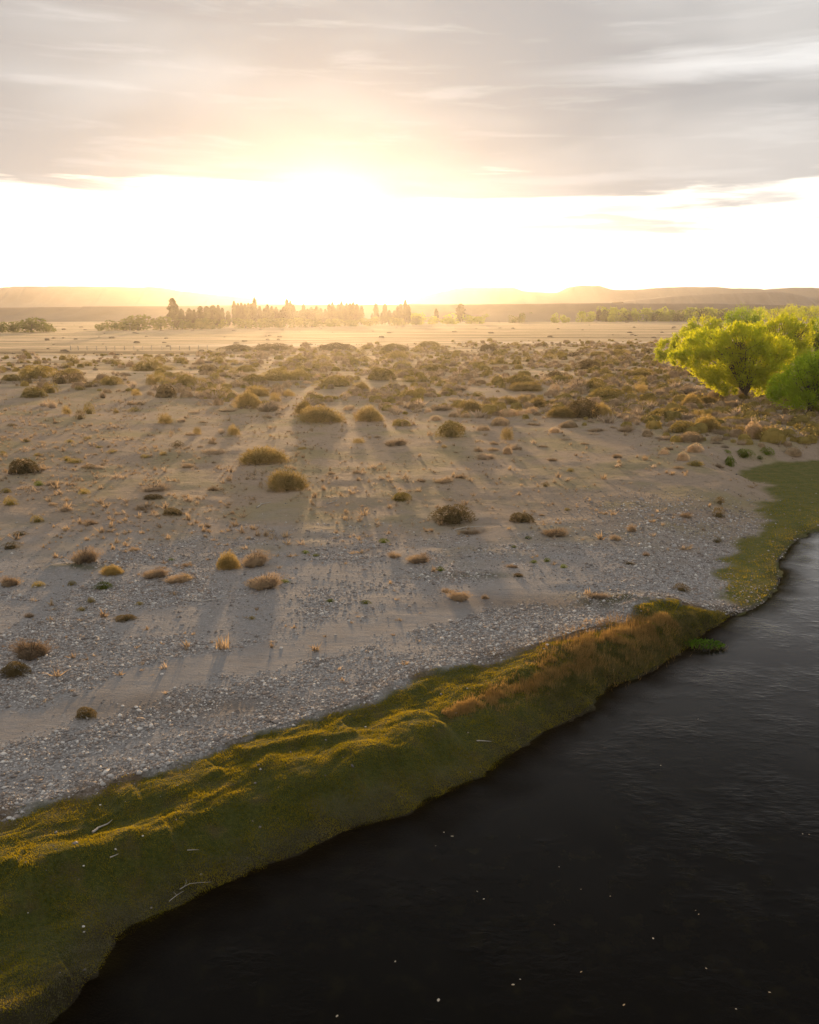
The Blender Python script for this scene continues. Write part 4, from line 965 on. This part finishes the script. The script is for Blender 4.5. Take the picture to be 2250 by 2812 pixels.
# ------------------------------------------------------------------ trees
def make_tree(name, u, v, lobes, nleaf, leafsize, mat, label, cat='tree', group=None, trunk_r=None, upright=.4, limbs=26, zoff=None, fork=.12, sub=None, clump=.115, link=True, bark=True):
    """lobes: (dx, dz, rx, rz) in photograph pixels from the base; turned into metres at the base's distance"""
    x, y, z = ground(u, v); m = math.hypot(math.hypot(x, y), CAM_Z - z) / F
    Ls = [(dx * m, dz * m, rx * m, rz * m) for dx, dz, rx, rz in lobes]
    vol = np.array([l[2] ** 2 * l[3] for l in Ls]) ** .75; vol /= vol.sum()
    ncl = max(10, int(nleaf / 38))
    li = rng.choice(len(Ls), ncl, p=vol); cc = []
    for i in li:
        dx, dz, rx, rz = Ls[i]
        p = unit(rng.normal(size=3)) * rng.uniform(.35, 1.0) ** .5
        cc.append((dx + p[0] * rx * .93, p[1] * rx * .85, dz + p[2] * rz * .93, (rx + rz) * .5))
    cc = np.array(cc)
    hi = max(l[1] + l[3] for l in Ls); wid = max(l[0] + l[2] for l in Ls) - min(l[0] - l[2] for l in Ls)
    root = empty(name, (x, y, z))
    k = rng.integers(0, ncl, nleaf); s = cc[k, 3][:, None]
    P = cc[k, :3] + rng.normal(0, 1, (nleaf, 3)) * s * clump * np.array([1, 1, 1.1])
    k2 = P[:, 2] > .04 * hi; P = P[k2]; n = len(P); s = s[k2]
    org = np.array([0, 0, hi * .15]); D = unit(unit(P - org) * 1.0 + np.array([0, 0, upright]) + rng.normal(0, .55, (n, 3)))
    V, Fq = blades(P, D, leafsize * rng.uniform(.7, 1.5, n), leafsize * rng.uniform(.28, .5, n))
    mk('crown', V, [Fq], mat, root)
    A = Acc(); tr = trunk_r or hi * .035
    f = hi * fork
    A.add(*tube([(0, 0, -.2), (tr * .4, 0, f * .5), (0, 0, f)], [tr * 1.35, tr, tr * .9], 7))
    idx = np.argsort(-cc[:, 2] + rng.uniform(0, hi * .6, ncl))[:limbs] if ncl > limbs else np.arange(ncl)
    for q in idx:
        e = cc[q, :3]; e = np.array([e[0], e[1], max(e[2], f * 1.2)])
        m1 = np.array([e[0] * .30, e[1] * .30, f + (e[2] - f) * .42]) + rng.normal(0, .025 * hi, 3)
        m2 = np.array([e[0] * .66, e[1] * .66, f + (e[2] - f) * .76]) + rng.normal(0, .03 * hi, 3)
        A.add(*tube([(0, 0, f * .75), m1, m2, e], [tr * .5, tr * .30, tr * .16, tr * .05], 5))
        for _ in range(2):
            e2 = m2 + rng.normal(0, .12 * hi, 3) + np.array([0, 0, .04 * hi]); A.add(*tube([m2, (m2 + e2) / 2 + rng.normal(0, .02 * hi, 3), e2], [tr * .14, tr * .08, tr * .03], 4))
    V, Fs = A.out(); mk('trunk', V, Fs, M['bark'], root, smooth=True)
    tag(root, label, cat, group)
    return root

def t4(x, y): return px('T4', x, y)
S = 1 / 2.875
def lob(base, L):
    """lobe centres and radii read off the T4 enlargement"""
    return [((cx - base[0]) * S, (base[1] - cy) * S, rx * S, rz * S) for cx, cy, rx, rz in L]
WG = 'willows at the river bend'
b = (1140, 897)
make_tree('willow', *t4(*b), lob(b, [(1060, 480, 190, 135), (850, 490, 180, 120), (700, 560, 130, 110), (900, 640, 190, 130), (1300, 540, 150, 120), (1360, 640, 120, 110), (1180, 600, 200, 150), (860, 720, 100, 75), (1320, 740, 100, 80), (960, 760, 130, 70), (1010, 800, 110, 55), (1270, 800, 110, 60), (1150, 720, 170, 90), (1380, 790, 70, 60), (1400, 560, 80, 60), (620, 590, 70, 60), (1180, 400, 80, 55), (1040, 390, 80, 50)]),
          38000, .33, M['willow'], 'big glowing yellow-green willow standing in front of the others', 'tree', WG, .25, .5, 60, fork=.10, clump=.108)
b = (720, 700)
make_tree('willow', *t4(*b), lob(b, [(640, 470, 120, 90), (520, 500, 95, 80), (740, 430, 120, 70), (480, 540, 60, 60), (800, 480, 100, 90), (620, 560, 110, 70)]),
          9000, .36, M['willow'], 'yellow-green willow half hidden behind the big one, on its inland side', 'tree', WG, .25, .4, 30)
b = (800, 560)
make_tree('willow', *t4(*b), lob(b, [(790, 320, 120, 70), (700, 350, 80, 50), (880, 340, 80, 60), (800, 400, 160, 80)]),
          6500, .42, M['willow'], 'dome shaped willow rising behind the inland side of the big one', 'tree', WG, .25, .4, 24)
b = (1110, 470)
make_tree('willow', *t4(*b), lob(b, [(1110, 260, 130, 80), (1020, 275, 70, 70), (1210, 265, 70, 70), (1110, 320, 150, 60)]),
          7000, .42, M['willow2'], 'round topped willow at the back, highest behind the big one', 'tree', WG, .28, .4, 30)
b = (1400, 690)
make_tree('willow', *t4(*b), lob(b, [(1400, 400, 150, 120), (1250, 370, 120, 70), (1540, 420, 100, 100), (1420, 320, 90, 60), (1560, 340, 70, 60), (1400, 500, 180, 90), (1560, 540, 80, 90)]),
          13000, .38, M['willow'], 'broad willow with visible forked trunk behind the river side of the big one', 'tree', WG, .3, .4, 44)
b = (1690, 640)
make_tree('willow', *t4(*b), lob(b, [(1680, 400, 80, 110), (1780, 380, 110, 130), (1660, 480, 60, 80), (1800, 480, 120, 100)]),
          8000, .38, M['willow2'], 'darker green willow cut by the frame behind the broad willow', 'tree', WG, .3, .4, 24)
b = (1640, 1000)
make_tree('willow', *t4(*b), lob(b, [(1560, 720, 140, 130), (1700, 700, 170, 150), (1430, 800, 110, 90), (1520, 880, 150, 80), (1680, 880, 150, 80), (1390, 860, 60, 60), (1860, 760, 180, 150), (1850, 890, 150, 80), (1700, 640, 100, 70)]),
          26000, .27, M['willow2'], 'low spreading fresh green willow at the frame edge, closest to the river', 'tree', WG, .28, .2, 50, fork=.12)
b = (1550, 680)
make_tree('willow', *t4(*b), lob(b, [(1550, 550, 70, 60), (1590, 600, 60, 60)]),
          2600, .3, M['willow2'], 'small bright green sapling between the broad and the low willow', 'tree', WG, .12, .4, 12)
for i, (cx, cy, rx, rz, by, txt) in enumerate([(1380, 235, 110, 45, 330, 'first pale willow of the crest row behind the round topped one'), (1500, 215, 110, 50, 330, 'second pale willow of the crest row behind the round topped one'), (1640, 235, 120, 60, 340, 'third pale willow of the crest row, near the frame edge'), (1490, 170, 45, 28, 260, 'small rounded tree peeping above the crest row of willows'), (1685, 185, 40, 25, 265, 'small rounded tree at the frame edge above the crest row'), (1250, 215, 60, 35, 300, 'small pale tree between the round topped willow and the crest row'), (1850, 260, 130, 80, 380, 'wide willow beyond the frame edge at the end of the crest row')]):
    b = (cx, by); make_tree('willow', *t4(*b), lob(b, [(cx, cy, rx, rz), (cx - rx * .5, cy + rz * .6, rx * .6, rz * .8), (cx + rx * .5, cy + rz * .5, rx * .6, rz * .9)]), 2600, .55, M['willow'], txt, 'tree', 'willows far up the river', .25, .4, 14)

# poplars: (region, x, top, base, width)
POP = [('T1', 1375, 112, 330, 62), ('T1', 1400, 150, 330, 40), ('T1', 1440, 185, 325, 40), ('T1', 1500, 180, 325, 45), ('T1', 1540, 190, 325, 36), ('T1', 1590, 165, 325, 50), ('T1', 1640, 165, 325, 50), ('T1', 1690, 160, 325, 60)]
for x_, tp in [(120, 160), (150, 155), (180, 175), (225, 197), (275, 128), (305, 140), (332, 138), (360, 145), (388, 140), (408, 145), (435, 97), (475, 160), (510, 175), (535, 148), (570, 160), (605, 165), (640, 185), (662, 165), (690, 108), (717, 122), (740, 150), (770, 195), (797, 190), (820, 145), (850, 178), (880, 165), (905, 180), (925, 155), (955, 175), (990, 180), (1022, 138), (1048, 130), (1062, 165), (1095, 145), (1118, 125), (1135, 155), (1160, 135), (1185, 138), (1210, 130), (1240, 140), (1275, 155), (1360, 210), (1390, 138), (1435, 205), (1460, 140), (1495, 185), (1535, 190), (1560, 160), (1585, 140), (1620, 112), (1645, 150)]:
    POP.append(('T2', x_, tp, 312 - x_ * .012, 30 if tp < 200 else 20))
POPC = []
for i, (k, a, tp, bs, w) in enumerate(POP): POPC.append((px(k, a, bs), (bs - tp) * S, w * S))
POPC.append((px('T3', 283, 285), 110 * S, 30 * S)); POPC.append((px('T3', 473, 278), 138 * S, 50 * S)); POPC.append((px('T3', 1565, 266), 82 * S, 36 * S)); POPC.append((px('T3', 1608, 266), 84 * S, 28 * S))
def poplar_mesh(seed, n=620):
    t = rng.random(n); a = rng.uniform(0, 6.28, n)
    prof = np.interp(t, [0, .1, .35, .7, .9, 1], [.25, .42, .5, .42, .24, .04]) * (1 + .22 * np.sin(t * 21 + seed) + .12 * np.sin(a * 2 + seed))
    r = prof * np.sqrt(rng.uniform(.25, 1, n))
    P = np.stack([np.cos(a) * r, np.sin(a) * r, .08 + t * .92], 1)
    D = unit(np.stack([np.cos(a) * .35, np.sin(a) * .35, np.full(n, 1.)], 1) + rng.normal(0, .3, (n, 3)))
    V, Fq = blades(P, D, 1, 1)
    V = V.reshape(n, 4, 3); c = V[:, :1].copy(); d = V - c
    d[..., 2] *= .07; d[..., :2] *= .30
    V = (c + d).reshape(-1, 3)
    nu, nv = 7, 9; K = []                                 # dense heart of the crown
    for j in range(nv):
        tt = j / (nv - 1); rr_ = np.interp(tt, [0, .1, .35, .7, .9, 1], [.16, .32, .40, .32, .17, .01])
        for i in range(nu):
            a_ = i / nu * 6.283; K.append((math.cos(a_) * rr_ * random.uniform(.75, 1.1), math.sin(a_) * rr_ * random.uniform(.75, 1.1), .06 + tt * .88))
    K = np.array(K); Kf = np.array([(j * nu + i, j * nu + (i + 1) % nu, (j + 1) * nu + (i + 1) % nu, (j + 1) * nu + i) for j in range(nv - 1) for i in range(nu)]) + len(V)
    V = np.vstack([V, K]); Fq = np.vstack([Fq, Kf])
    return mk('crown', V, [Fq], M['poplar'], link=False)
PM = [poplar_mesh(s * 1.3) for s in range(5)]
V_, F_ = tube([(0, 0, -.02), (0, 0, .3), (.02, 0, .85)], [.09, .06, .02], 5); PTR = mk('trunk', V_, [F_], M['bark'], link=False)
n_row = len(POPC) - 4
for i, ((u, v), hp, wp) in enumerate(POPC):
    x, y, z = ground(u, v); m = math.hypot(x, y) / F
    t = empty('poplar', (x, y, z)); t.rotation_euler = (0, 0, random.uniform(0, 6)); 
    c = bpy.data.objects.new('crown', PM[i % 5]); C.objects.link(c); c.parent = t; c.scale = (wp * m * 1.15, wp * m * 1.15, hp * m)
    b_ = bpy.data.objects.new('trunk', PTR); C.objects.link(b_); b_.parent = t; b_.scale = (wp * m * .6, wp * m * .6, hp * m)
    if i == 0: lab = 'tall dark poplar at the inland end of the distant row'
    elif i < n_row: lab = (ORD[i] if i < len(ORD) else 'fifty-' + ORD[i - 50]) + ' slender poplar from the inland end of the distant row'
    else: lab = ['short lone poplar on the plain past the river end of the row', 'tall lone dark poplar on the open plain', 'leafy poplar of a pair in the pale far tree line', 'thin poplar of a pair in the pale far tree line'][i - n_row]
    tag(t, lab, 'tree', 'poplars of the distant row' if i < n_row else 'poplars standing apart')

# low rounded trees along the far edge of the plain: (region, x, top, base, width, tone)
RT = [('T1', 250, 262, 355, 250, 0), ('T1', 370, 285, 352, 110, 1), ('T1', 15, 290, 355, 90, 1), ('T1', 110, 285, 355, 100, 0), ('T1', 800, 290, 341, 95, 1), ('T1', 910, 268, 338, 120, 1), ('T1', 1090, 240, 337, 230, 0), ('T1', 1000, 258, 338, 120, 0), ('T1', 1270, 245, 333, 190, 0), ('T1', 1440, 252, 330, 180, 0), ('T1', 1590, 258, 328, 150, 0),
      ('T2', 60, 265, 326, 150, 0), ('T2', 160, 262, 324, 100, 0), ('T2', 360, 250, 320, 180, 0), ('T2', 500, 255, 318, 150, 0), ('T2', 620, 252, 316, 140, 0), ('T2', 740, 248, 314, 140, 1), ('T2', 880, 252, 312, 200, 0), ('T2', 1050, 256, 308, 180, 0), ('T2', 1190, 262, 305, 140, 0), ('T2', 1340, 240, 302, 150, 0), ('T2', 1560, 240, 298, 120, 0), ('T2', 1700, 235, 292, 110, 0),
      ('T3', 130, 228, 290, 130, 1), ('T3', 255, 242, 287, 100, 1), ('T3', 380, 232, 287, 150, 1), ('T3', 560, 236, 284, 120, 1), ('T3', 625, 245, 284, 90, 1), ('T3', 675, 222, 262, 50, 1), ('T3', 900, 235, 279, 80, 0), ('T3', 955, 224, 278, 60, 0), ('T3', 1010, 213, 256, 70, 0), ('T3', 1070, 228, 256, 80, 0), ('T3', 1215, 226, 277, 70, 1), ('T3', 1300, 235, 277, 75, 1), ('T3', 1430, 215, 273, 80, 1), ('T3', 1500, 212, 272, 80, 1), ('T3', 1665, 210, 272, 80, 1)]
for i, x_ in enumerate(range(40, 1000, 62)):
    RT.append(('T4', x_ + random.uniform(-12, 12), 208 + random.uniform(-16, 12), 268, 92 + random.uniform(-15, 25), 1 if i % 3 else 0))
for i, x_ in enumerate(range(60, 1700, 130)):
    RT.append(('T4', x_ + random.uniform(-20, 20), 196 + random.uniform(-10, 8), 258, 130, 1))
def round_mesh(seed, n=750):
    cc = []
    for i in range(11):
        a = i * 2.4 + seed; q = random.uniform(.05, .36); cc.append((math.cos(a) * q, math.sin(a) * q, random.uniform(.12, .8), random.uniform(.15, .24)))
    cc = np.array(cc); k = rng.integers(0, 11, n); d = unit(rng.normal(size=(n, 3)))
    P = cc[k, :3] + d * cc[k, 3][:, None] * np.array([1, 1, 1.15]) * rng.uniform(.7, 1.05, (n, 1)); P[:, 2] = np.clip(P[:, 2], .03, None)
    V, Fq = blades(P, unit(d + rng.normal(0, .6, (n, 3))), rng.uniform(.08, .16, n), rng.uniform(.05, .10, n))
    return V, Fq
RM = {}
M['paletree'] = leaf_mat('pale_tree_leaves', (.12, .15, .02), (.22, .24, .03), .55, ((.42, .50, .03), (.65, .68, .05)), .2)
for tone, mt in ((0, 'bushtree'), (1, 'paletree')):
    RM[tone] = []
    for s in range(4):
        V, Fq = round_mesh(s * 1.1 + tone); RM[tone].append(mk('crown', V, [Fq], M[mt], link=False))
Vt, Ft_ = tube([(0, 0, -.05), (.02, 0, .25), (.05, .02, .6)], [.05, .035, .015], 5); RTR = mk('trunk', Vt, [Ft_], M['bark'], link=False)
lines = {}
for i, (k, a, tp, bs, w, tone) in enumerate(RT):
    u, v = px(k, a, bs); x, y, z = ground(u, v); m = math.hypot(x, y) / F
    tone = 0 if k in ('T1', 'T2') else tone
    t = empty('round_tree', (x, y, z)); t.rotation_euler = (0, 0, random.uniform(-.4, .4))
    H = (bs - tp) * S * m * (1.35 if k in ('T3', 'T4') else 1.12); W = w * S * m * 1.1
    c = bpy.data.objects.new('crown', RM[tone][i % 4]); C.objects.link(c); c.parent = t; c.scale = (W, W * .7, H)
    b_ = bpy.data.objects.new('trunk', RTR); C.objects.link(b_); b_.parent = t; b_.scale = (W * .6, W * .6, H)
    g_ = {'T1': 'in the dark grove under the inland poplars', 'T2': 'along the hazy foot of the poplar row', 'T3': 'on the open plain past the poplar row', 'T4': 'in the pale far tree line behind the willows'}[k]
    key = (g_, tone); lines.setdefault(key, []).append((u, t))
for (g_, tone), L in lines.items():
    L.sort(key=lambda q: q[0])
    for i, (_, t) in enumerate(L):
        tag(t, f"{ORD[i]} {'pale' if tone else 'dark'} rounded tree {g_}, from inland", 'tree', 'low rounded trees at the edge of the plain')

# ------------------------------------------------------------------ driftwood, poles, fence, floating leaves, white stone, water plant
def branch(name, pts, r, label, twigs=2, zz=.03):
    P = []
    for (k, a, b) in pts:
        x, y, z = ground(*px(k, a, b)); P.append((x, y, z + zz + random.uniform(0, .03)))
    P = np.array(P); o0 = P[0].copy(); Q = P - o0; A = Acc()
    Qs = []
    for i in range(len(Q) - 1):
        for t in (0, .5):
            Qs.append(Q[i] * (1 - t) + Q[i + 1] * t + rng.normal(0, r * .8, 3) * (1, 1, .4))
    Qs.append(Q[-1]); n = len(Qs)
    A.add(*tube(Qs, np.linspace(r, r * .35, n), 5))
    for _ in range(twigs):
        s = Qs[random.randrange(1, n - 1)]; L = np.linalg.norm(Q[-1]) * random.uniform(.15, .3); a = random.uniform(0, 6.28)
        A.add(*tube([s, s + np.array([math.cos(a) * L * .5, math.sin(a) * L * .5, .05]), s + np.array([math.cos(a + .4) * L, math.sin(a + .4) * L, .1])], [r * .5, r * .35, r * .15], 4))
    V, Fs = A.out(); o = mk(name, V, Fs, M['wood'], smooth=True); o.location = o0
    tag(o, label, 'branch', 'bleached driftwood'); return o
branch('driftwood', [('g7', 385, 203), ('g7', 420, 188), ('g7', 462, 170)], .035, 'crooked pale branch lying on the golden turf', 1)
branch('driftwood', [('g7', 755, 452), ('g7', 800, 428), ('g7', 890, 422)], .009, 'bent thin grey stick along the sedge rim', 1)
branch('driftwood', [('g7', 715, 505), ('g7', 745, 480), ('g7', 775, 462)], .008, 'short thin stick beside the bent one on the sedge rim', 1)
branch('driftwood', [('g7', 465, 318), ('g7', 500, 305)], .016, 'short dull stick on dark turf below the crooked branch', 0)
branch('driftwood', [('g7', 790, 290), ('g7', 838, 287)], .012, 'straight dark stick alone on the olive turf', 0)
branch('driftwood', [('g3', 1085, 452), ('g3', 1100, 438), ('g3', 1142, 430)], .05, 'forked white branch on sand in front of the orange bush', 2)
branch('driftwood', [('g3', 1375, 437), ('g3', 1415, 425), ('g3', 1432, 395)], .035, 'thin upturned branch on the shaded middle sand', 1)
branch('driftwood', [('g4', 190, 545), ('g4', 250, 535), ('g4', 318, 532)], .045, 'white stick beside the spiky brown bush on gravel', 1)
branch('driftwood', [('g5', 775, 148), ('g5', 850, 158), ('g5', 900, 152), ('g5', 970, 140)], .03, 'longest curved branch on the middle gravel', 2)
branch('driftwood', [('g5', 1115, 135), ('g5', 1122, 105)], .03, 'short pale stub below the reddish twig bush', 1)
branch('driftwood', [('g6', 280, 900), ('g6', 345, 903)], .018, 'pale straight stick on turf close to the water', 0)
branch('driftwood', [('g5', 700, 548), ('g5', 732, 534)], .025, 'tiny stick on the brown stained gravel', 0)
branch('driftwood', [('g5', 375, 655), ('g5', 350, 635), ('g5', 335, 618)], .022, 'forked twig by the lone dark bush of the lower gravel', 2)
branch('driftwood', [('g4', 1650, 46), ('g4', 1760, 52)], .12, 'thick white fallen log under the low spreading willow', 0, .35)

def floating(i, k, a, b, s, label):
    p = at(*px(k, a, b), 0.012)
    t = np.linspace(0, 1, 6); w = np.sin(t * math.pi) ** .7 * .32
    V = []; 
    for j in range(6):
        V += [(t[j] - .5, -w[j], .18 * w[j] + .25 * (t[j] - .5) ** 2), (t[j] - .5, 0, .25 * (t[j] - .5) ** 2), (t[j] - .5, w[j], .34 * w[j] + .25 * (t[j] - .5) ** 2)]
    V = np.array(V) * s * .75; Fq = []
    for j in range(5):
        for c_ in range(2): Fq.append((j * 3 + c_, j * 3 + 3 + c_, j * 3 + 4 + c_, j * 3 + 1 + c_))
    o = mk('floating_leaf', V, [np.array(Fq)], FLEAF, smooth=True); o.location = (p[0], p[1], .012); o.rotation_euler = (random.uniform(-.1, .35), 0, random.uniform(0, 6.28))
    tag(o, label, 'leaf', 'pale leaves floating on the river')
FLEAF = leaf_mat('pale_leaf', (.62, .50, .33), (.85, .75, .60), .5, ((.9, .75, .5), (.95, .85, .7)), 3)
FL = [('g8', 145, 208, .07), ('g8', 180, 225, .11), ('g8', 110, 265, .05), ('g8', 630, 353, .045), ('g8', 722, 448, .045), ('g8', 845, 477, .05), ('g8', 285, 457, .06), ('g8', 313, 489, .07), ('g8', 1205, 537, .04), ('g8', 1218, 553, .055), ('g8', 1026, 655, .07), ('g8', 1249, 781, .06), ('g8', 1516, 882, .075), ('g8', 723, 796, .08), ('g8', 466, 827, .05), ('g8', 436, 850, .10), ('g8', 122, 915, .12), ('g8', 903, 935, .09), ('g8', 1375, 952, .05), ('g8', 1655, 215, .06), ('g8', 1683, 217, .06), ('g8', 610, 597, .04), ('g7', 1665, 752, .07), ('g7', 1420, 982, .09), ('g6', 1058, 1000, .09), ('g6', 1215, 805, .06)]
FLV = sorted(range(len(FL)), key=lambda q: px(*FL[q][:3])[0])
for r_, q in enumerate(FLV):
    k, a, b, s = FL[q]
    floating(q, k, a, b, s, f"{ORD[r_]} pale fleck of leaf on dark water, counted away from the turf")

def stone(u, v, s, label, tone):
    x, y, z = ground(u, v); n = 9; V = []
    for j in range(6):
        ph = -math.pi / 2 + math.pi * j / 5
        for i in range(n):
            a = 2 * math.pi * i / n; q = 1 + random.uniform(-.1, .1)
            V.append((math.cos(a) * math.cos(ph) * q * s, math.sin(a) * math.cos(ph) * q * s * .8, math.sin(ph) * s * .6 * q))
    Fq = [(j * n + i, j * n + (i + 1) % n, (j + 1) * n + (i + 1) % n, (j + 1) * n + i) for j in range(5) for i in range(n)]
    o = mk('stone', np.array(V), [np.array(Fq)], STONEM, smooth=True); o.location = (x, y, z + s * .3); tag(o, label, 'stone', 'larger pale stones')
STONEM, g = mat_new('white_stone'); o_ = g.n('ShaderNodeOutputMaterial'); p_ = g.n('ShaderNodeBsdfPrincipled'); g.l(p_.outputs[0], o_.inputs[0])
tc_ = g.n('ShaderNodeTexCoord'); g.l(g.mix(g.noise(tc_.outputs['Object'], 25, 4), (.42, .40, .37), (.78, .75, .71)), p_.inputs['Base Color']); p_.inputs['Roughness'].default_value = .7
for (k, a, b, s, lab) in [('g5', 40, 1068, .10, 'biggest white stone at the inland corner of the turf'), ('g5', 640, 803, .10, 'round white stone on the lower edge of the pebble belt'), ('g5', 545, 822, .085, 'pinkish white stone in the pebble belt'), ('g5', 575, 603, .10, 'pale flat stone on bare sand above the belt'), ('g5', 517, 597, .08, 'smaller pale stone beside the flat one on sand'), ('g5', 1185, 353, .10, 'pale stone on the sandy strip'), ('g5', 683, 463, .09, 'pale stone on the inland sandy strip'), ('g5', 930, 697, .08, 'egg shaped white stone in the pebble belt'), ('g7', 423, 93, .05, 'small white stone on the turf'), ('g5', 1540, 680, .06, 'small white stone on the golden ridge'), ('g6', 195, 781, .07, 'flat white stone on the turf below the ridge'), ('g7', 602, 224, .045, 'tiny warm stone on the golden turf ridge'), ('g7', 353, 350, .045, 'tiny warm stone on the lower golden ridge'), ('g7', 352, 605, .06, 'dull stone on the dark turf'), ('g6', 580, 493, .09, 'white stone where the gravel meets the turf crest'), ('g5', 265, 752, .09, 'pale stone on brown sand near the belt')]:
    stone(*px(k, a, b), s * (.75 if s > .07 else .6), lab, 0)

# bright green plant overhanging the water, dark reeds beneath it
def water_plant():
    p = at(*px('g6', 1235, 492), .05); root = empty('water_plant', (p[0], p[1], 0.0))
    n = 420; a = rng.uniform(0, 6.28, n); q = np.sqrt(rng.random(n)) * .62
    P = np.stack([np.cos(a) * q * 1.25, np.sin(a) * q * .7 - .1, .03 + rng.uniform(0, .26, n) * (1 - q)], 1)
    V, Fq = blades(P, unit(np.stack([np.cos(a) * .7, np.sin(a) * .7, np.full(n, .5)], 1) + rng.normal(0, .3, (n, 3))), rng.uniform(.06, .14, n), rng.uniform(.04, .07, n))
    mk('leaves', V, [Fq], leaf_mat('water_plant_leaves', (.05, .105, .014), (.10, .18, .02), .45, ((.15, .30, .02), (.28, .42, .03)), 3), root)
    n = 130; a = rng.uniform(0, 6.28, n); P = np.stack([rng.uniform(-.6, .9, n), rng.uniform(-.5, .1, n), np.zeros(n) - .05], 1)
    V, Fq = tris(P, unit(np.stack([np.cos(a) * .6, np.sin(a) * .6 - .3, np.full(n, 1.)], 1)), rng.uniform(.12, .34, n), .02)
    mk('stems', V, [Fq], M['dark'], root)
    tag(root, 'bright green plant growing out of the water at the foot of the bank', 'plant')
water_plant()

WHITE, g = mat_new('weathered_post'); o_ = g.n('ShaderNodeOutputMaterial'); p_ = g.n('ShaderNodeBsdfPrincipled'); g.l(p_.outputs[0], o_.inputs[0])
tc_ = g.n('ShaderNodeTexCoord'); g.l(g.mix(g.noise(tc_.outputs['Object'], 5, 4), (.30, .25, .20), (.50, .43, .36)), p_.inputs['Base Color'])
def pole(u, vb, vt, lab):
    x, y, z = ground(u, vb); m = math.hypot(x, y) / F; H = (vb - vt) * m
    r = empty('utility_pole', (x, y, z))
    V, Fq = tube([(0, 0, -.3), (0, 0, H * .5), (0, 0, H)], [.22, .19, .15], 7); mk('post', V, [Fq], WHITE, r, smooth=True)
    V, Fq = tube([(-1.1, 0, H * .94), (1.1, 0, H * .94)], [.08, .08], 5); mk('crossarm', V, [Fq], WHITE, r)
    for s in (-1, 0, 1):
        V, Fq = tube([(s * .9, 0, H * .94), (s * .9, 0, H * .94 + .35)], [.07, .05], 6); mk('insulator', V, [Fq], WHITE, r)
    tag(r, lab, 'pole', 'utility poles before the grove')
pole(*px('T1', 1030, 340), px('T1', 0, 283)[1], 'thin pale utility pole before the biggest round tree')
pole(*px('T1', 1362, 332), px('T1', 0, 262)[1], 'thin pale utility pole beside the tall dark poplar')
def fence(k, xs, y0, lab):
    pts = []
    for a in xs:
        x, y, z = ground(*px(k, a, y0 + random.uniform(-.5, .5))); pts.append((x, y, z))
    root = empty('wire_fence', pts[0]); o0 = np.array(pts[0]); L = np.array(pts) - o0
    for p in L:
        V, Fq = tube([p + (0, 0, -.2), p + (random.uniform(-.03, .03), 0, random.uniform(1.15, 1.45))], [.12, .10], 6); mk('post', V, [Fq], WHITE, root)
    for h in (.4, .8, 1.1):
        V, Fq = tube([p + (0, 0, h) for p in L], [.012] * len(L), 4); mk('wire', V, [Fq], WHITE, root)
    tag(root, lab, 'fence')
fence(1, [560, 620, 690, 765, 840, 910, 985, 1060, 1130, 1200, 1280, 1350, 1420, 1497, 1570, 1640], 92, 'thin post and wire fence along the pale wash of the plain')

# ------------------------------------------------------------------ haze
HV = bpy.data.materials.new('haze'); HV.use_nodes = True; g = NG(HV.node_tree)
o_ = g.n('ShaderNodeOutputMaterial'); pv = g.n('ShaderNodeVolumePrincipled'); g.l(pv.outputs[0], o_.inputs['Volume'])
pv.inputs['Color'].default_value = (.97, .95, .93, 1); pv.inputs['Density'].default_value = .00011; pv.inputs['Anisotropy'].default_value = .8
x0, x1, y0, y1, z0, z1 = -3600, 3600, -3600, 3600, -2.6, 95
V = np.array([(x, y, z) for z in (z0, z1) for y in (y0, y1) for x in (x0, x1)], float)
Fq = np.array([(0, 2, 3, 1), (4, 5, 7, 6), (0, 1, 5, 4), (2, 6, 7, 3), (0, 4, 6, 2), (1, 3, 7, 5)])
hz = mk('haze', V, [Fq], HV); hz['kind'] = 'stuff'; print('tris', sum(len(me.loops) - 2 * len(me.polygons) for me in bpy.data.meshes))
tag(hz, 'thin golden evening haze over the whole valley', 'haze')
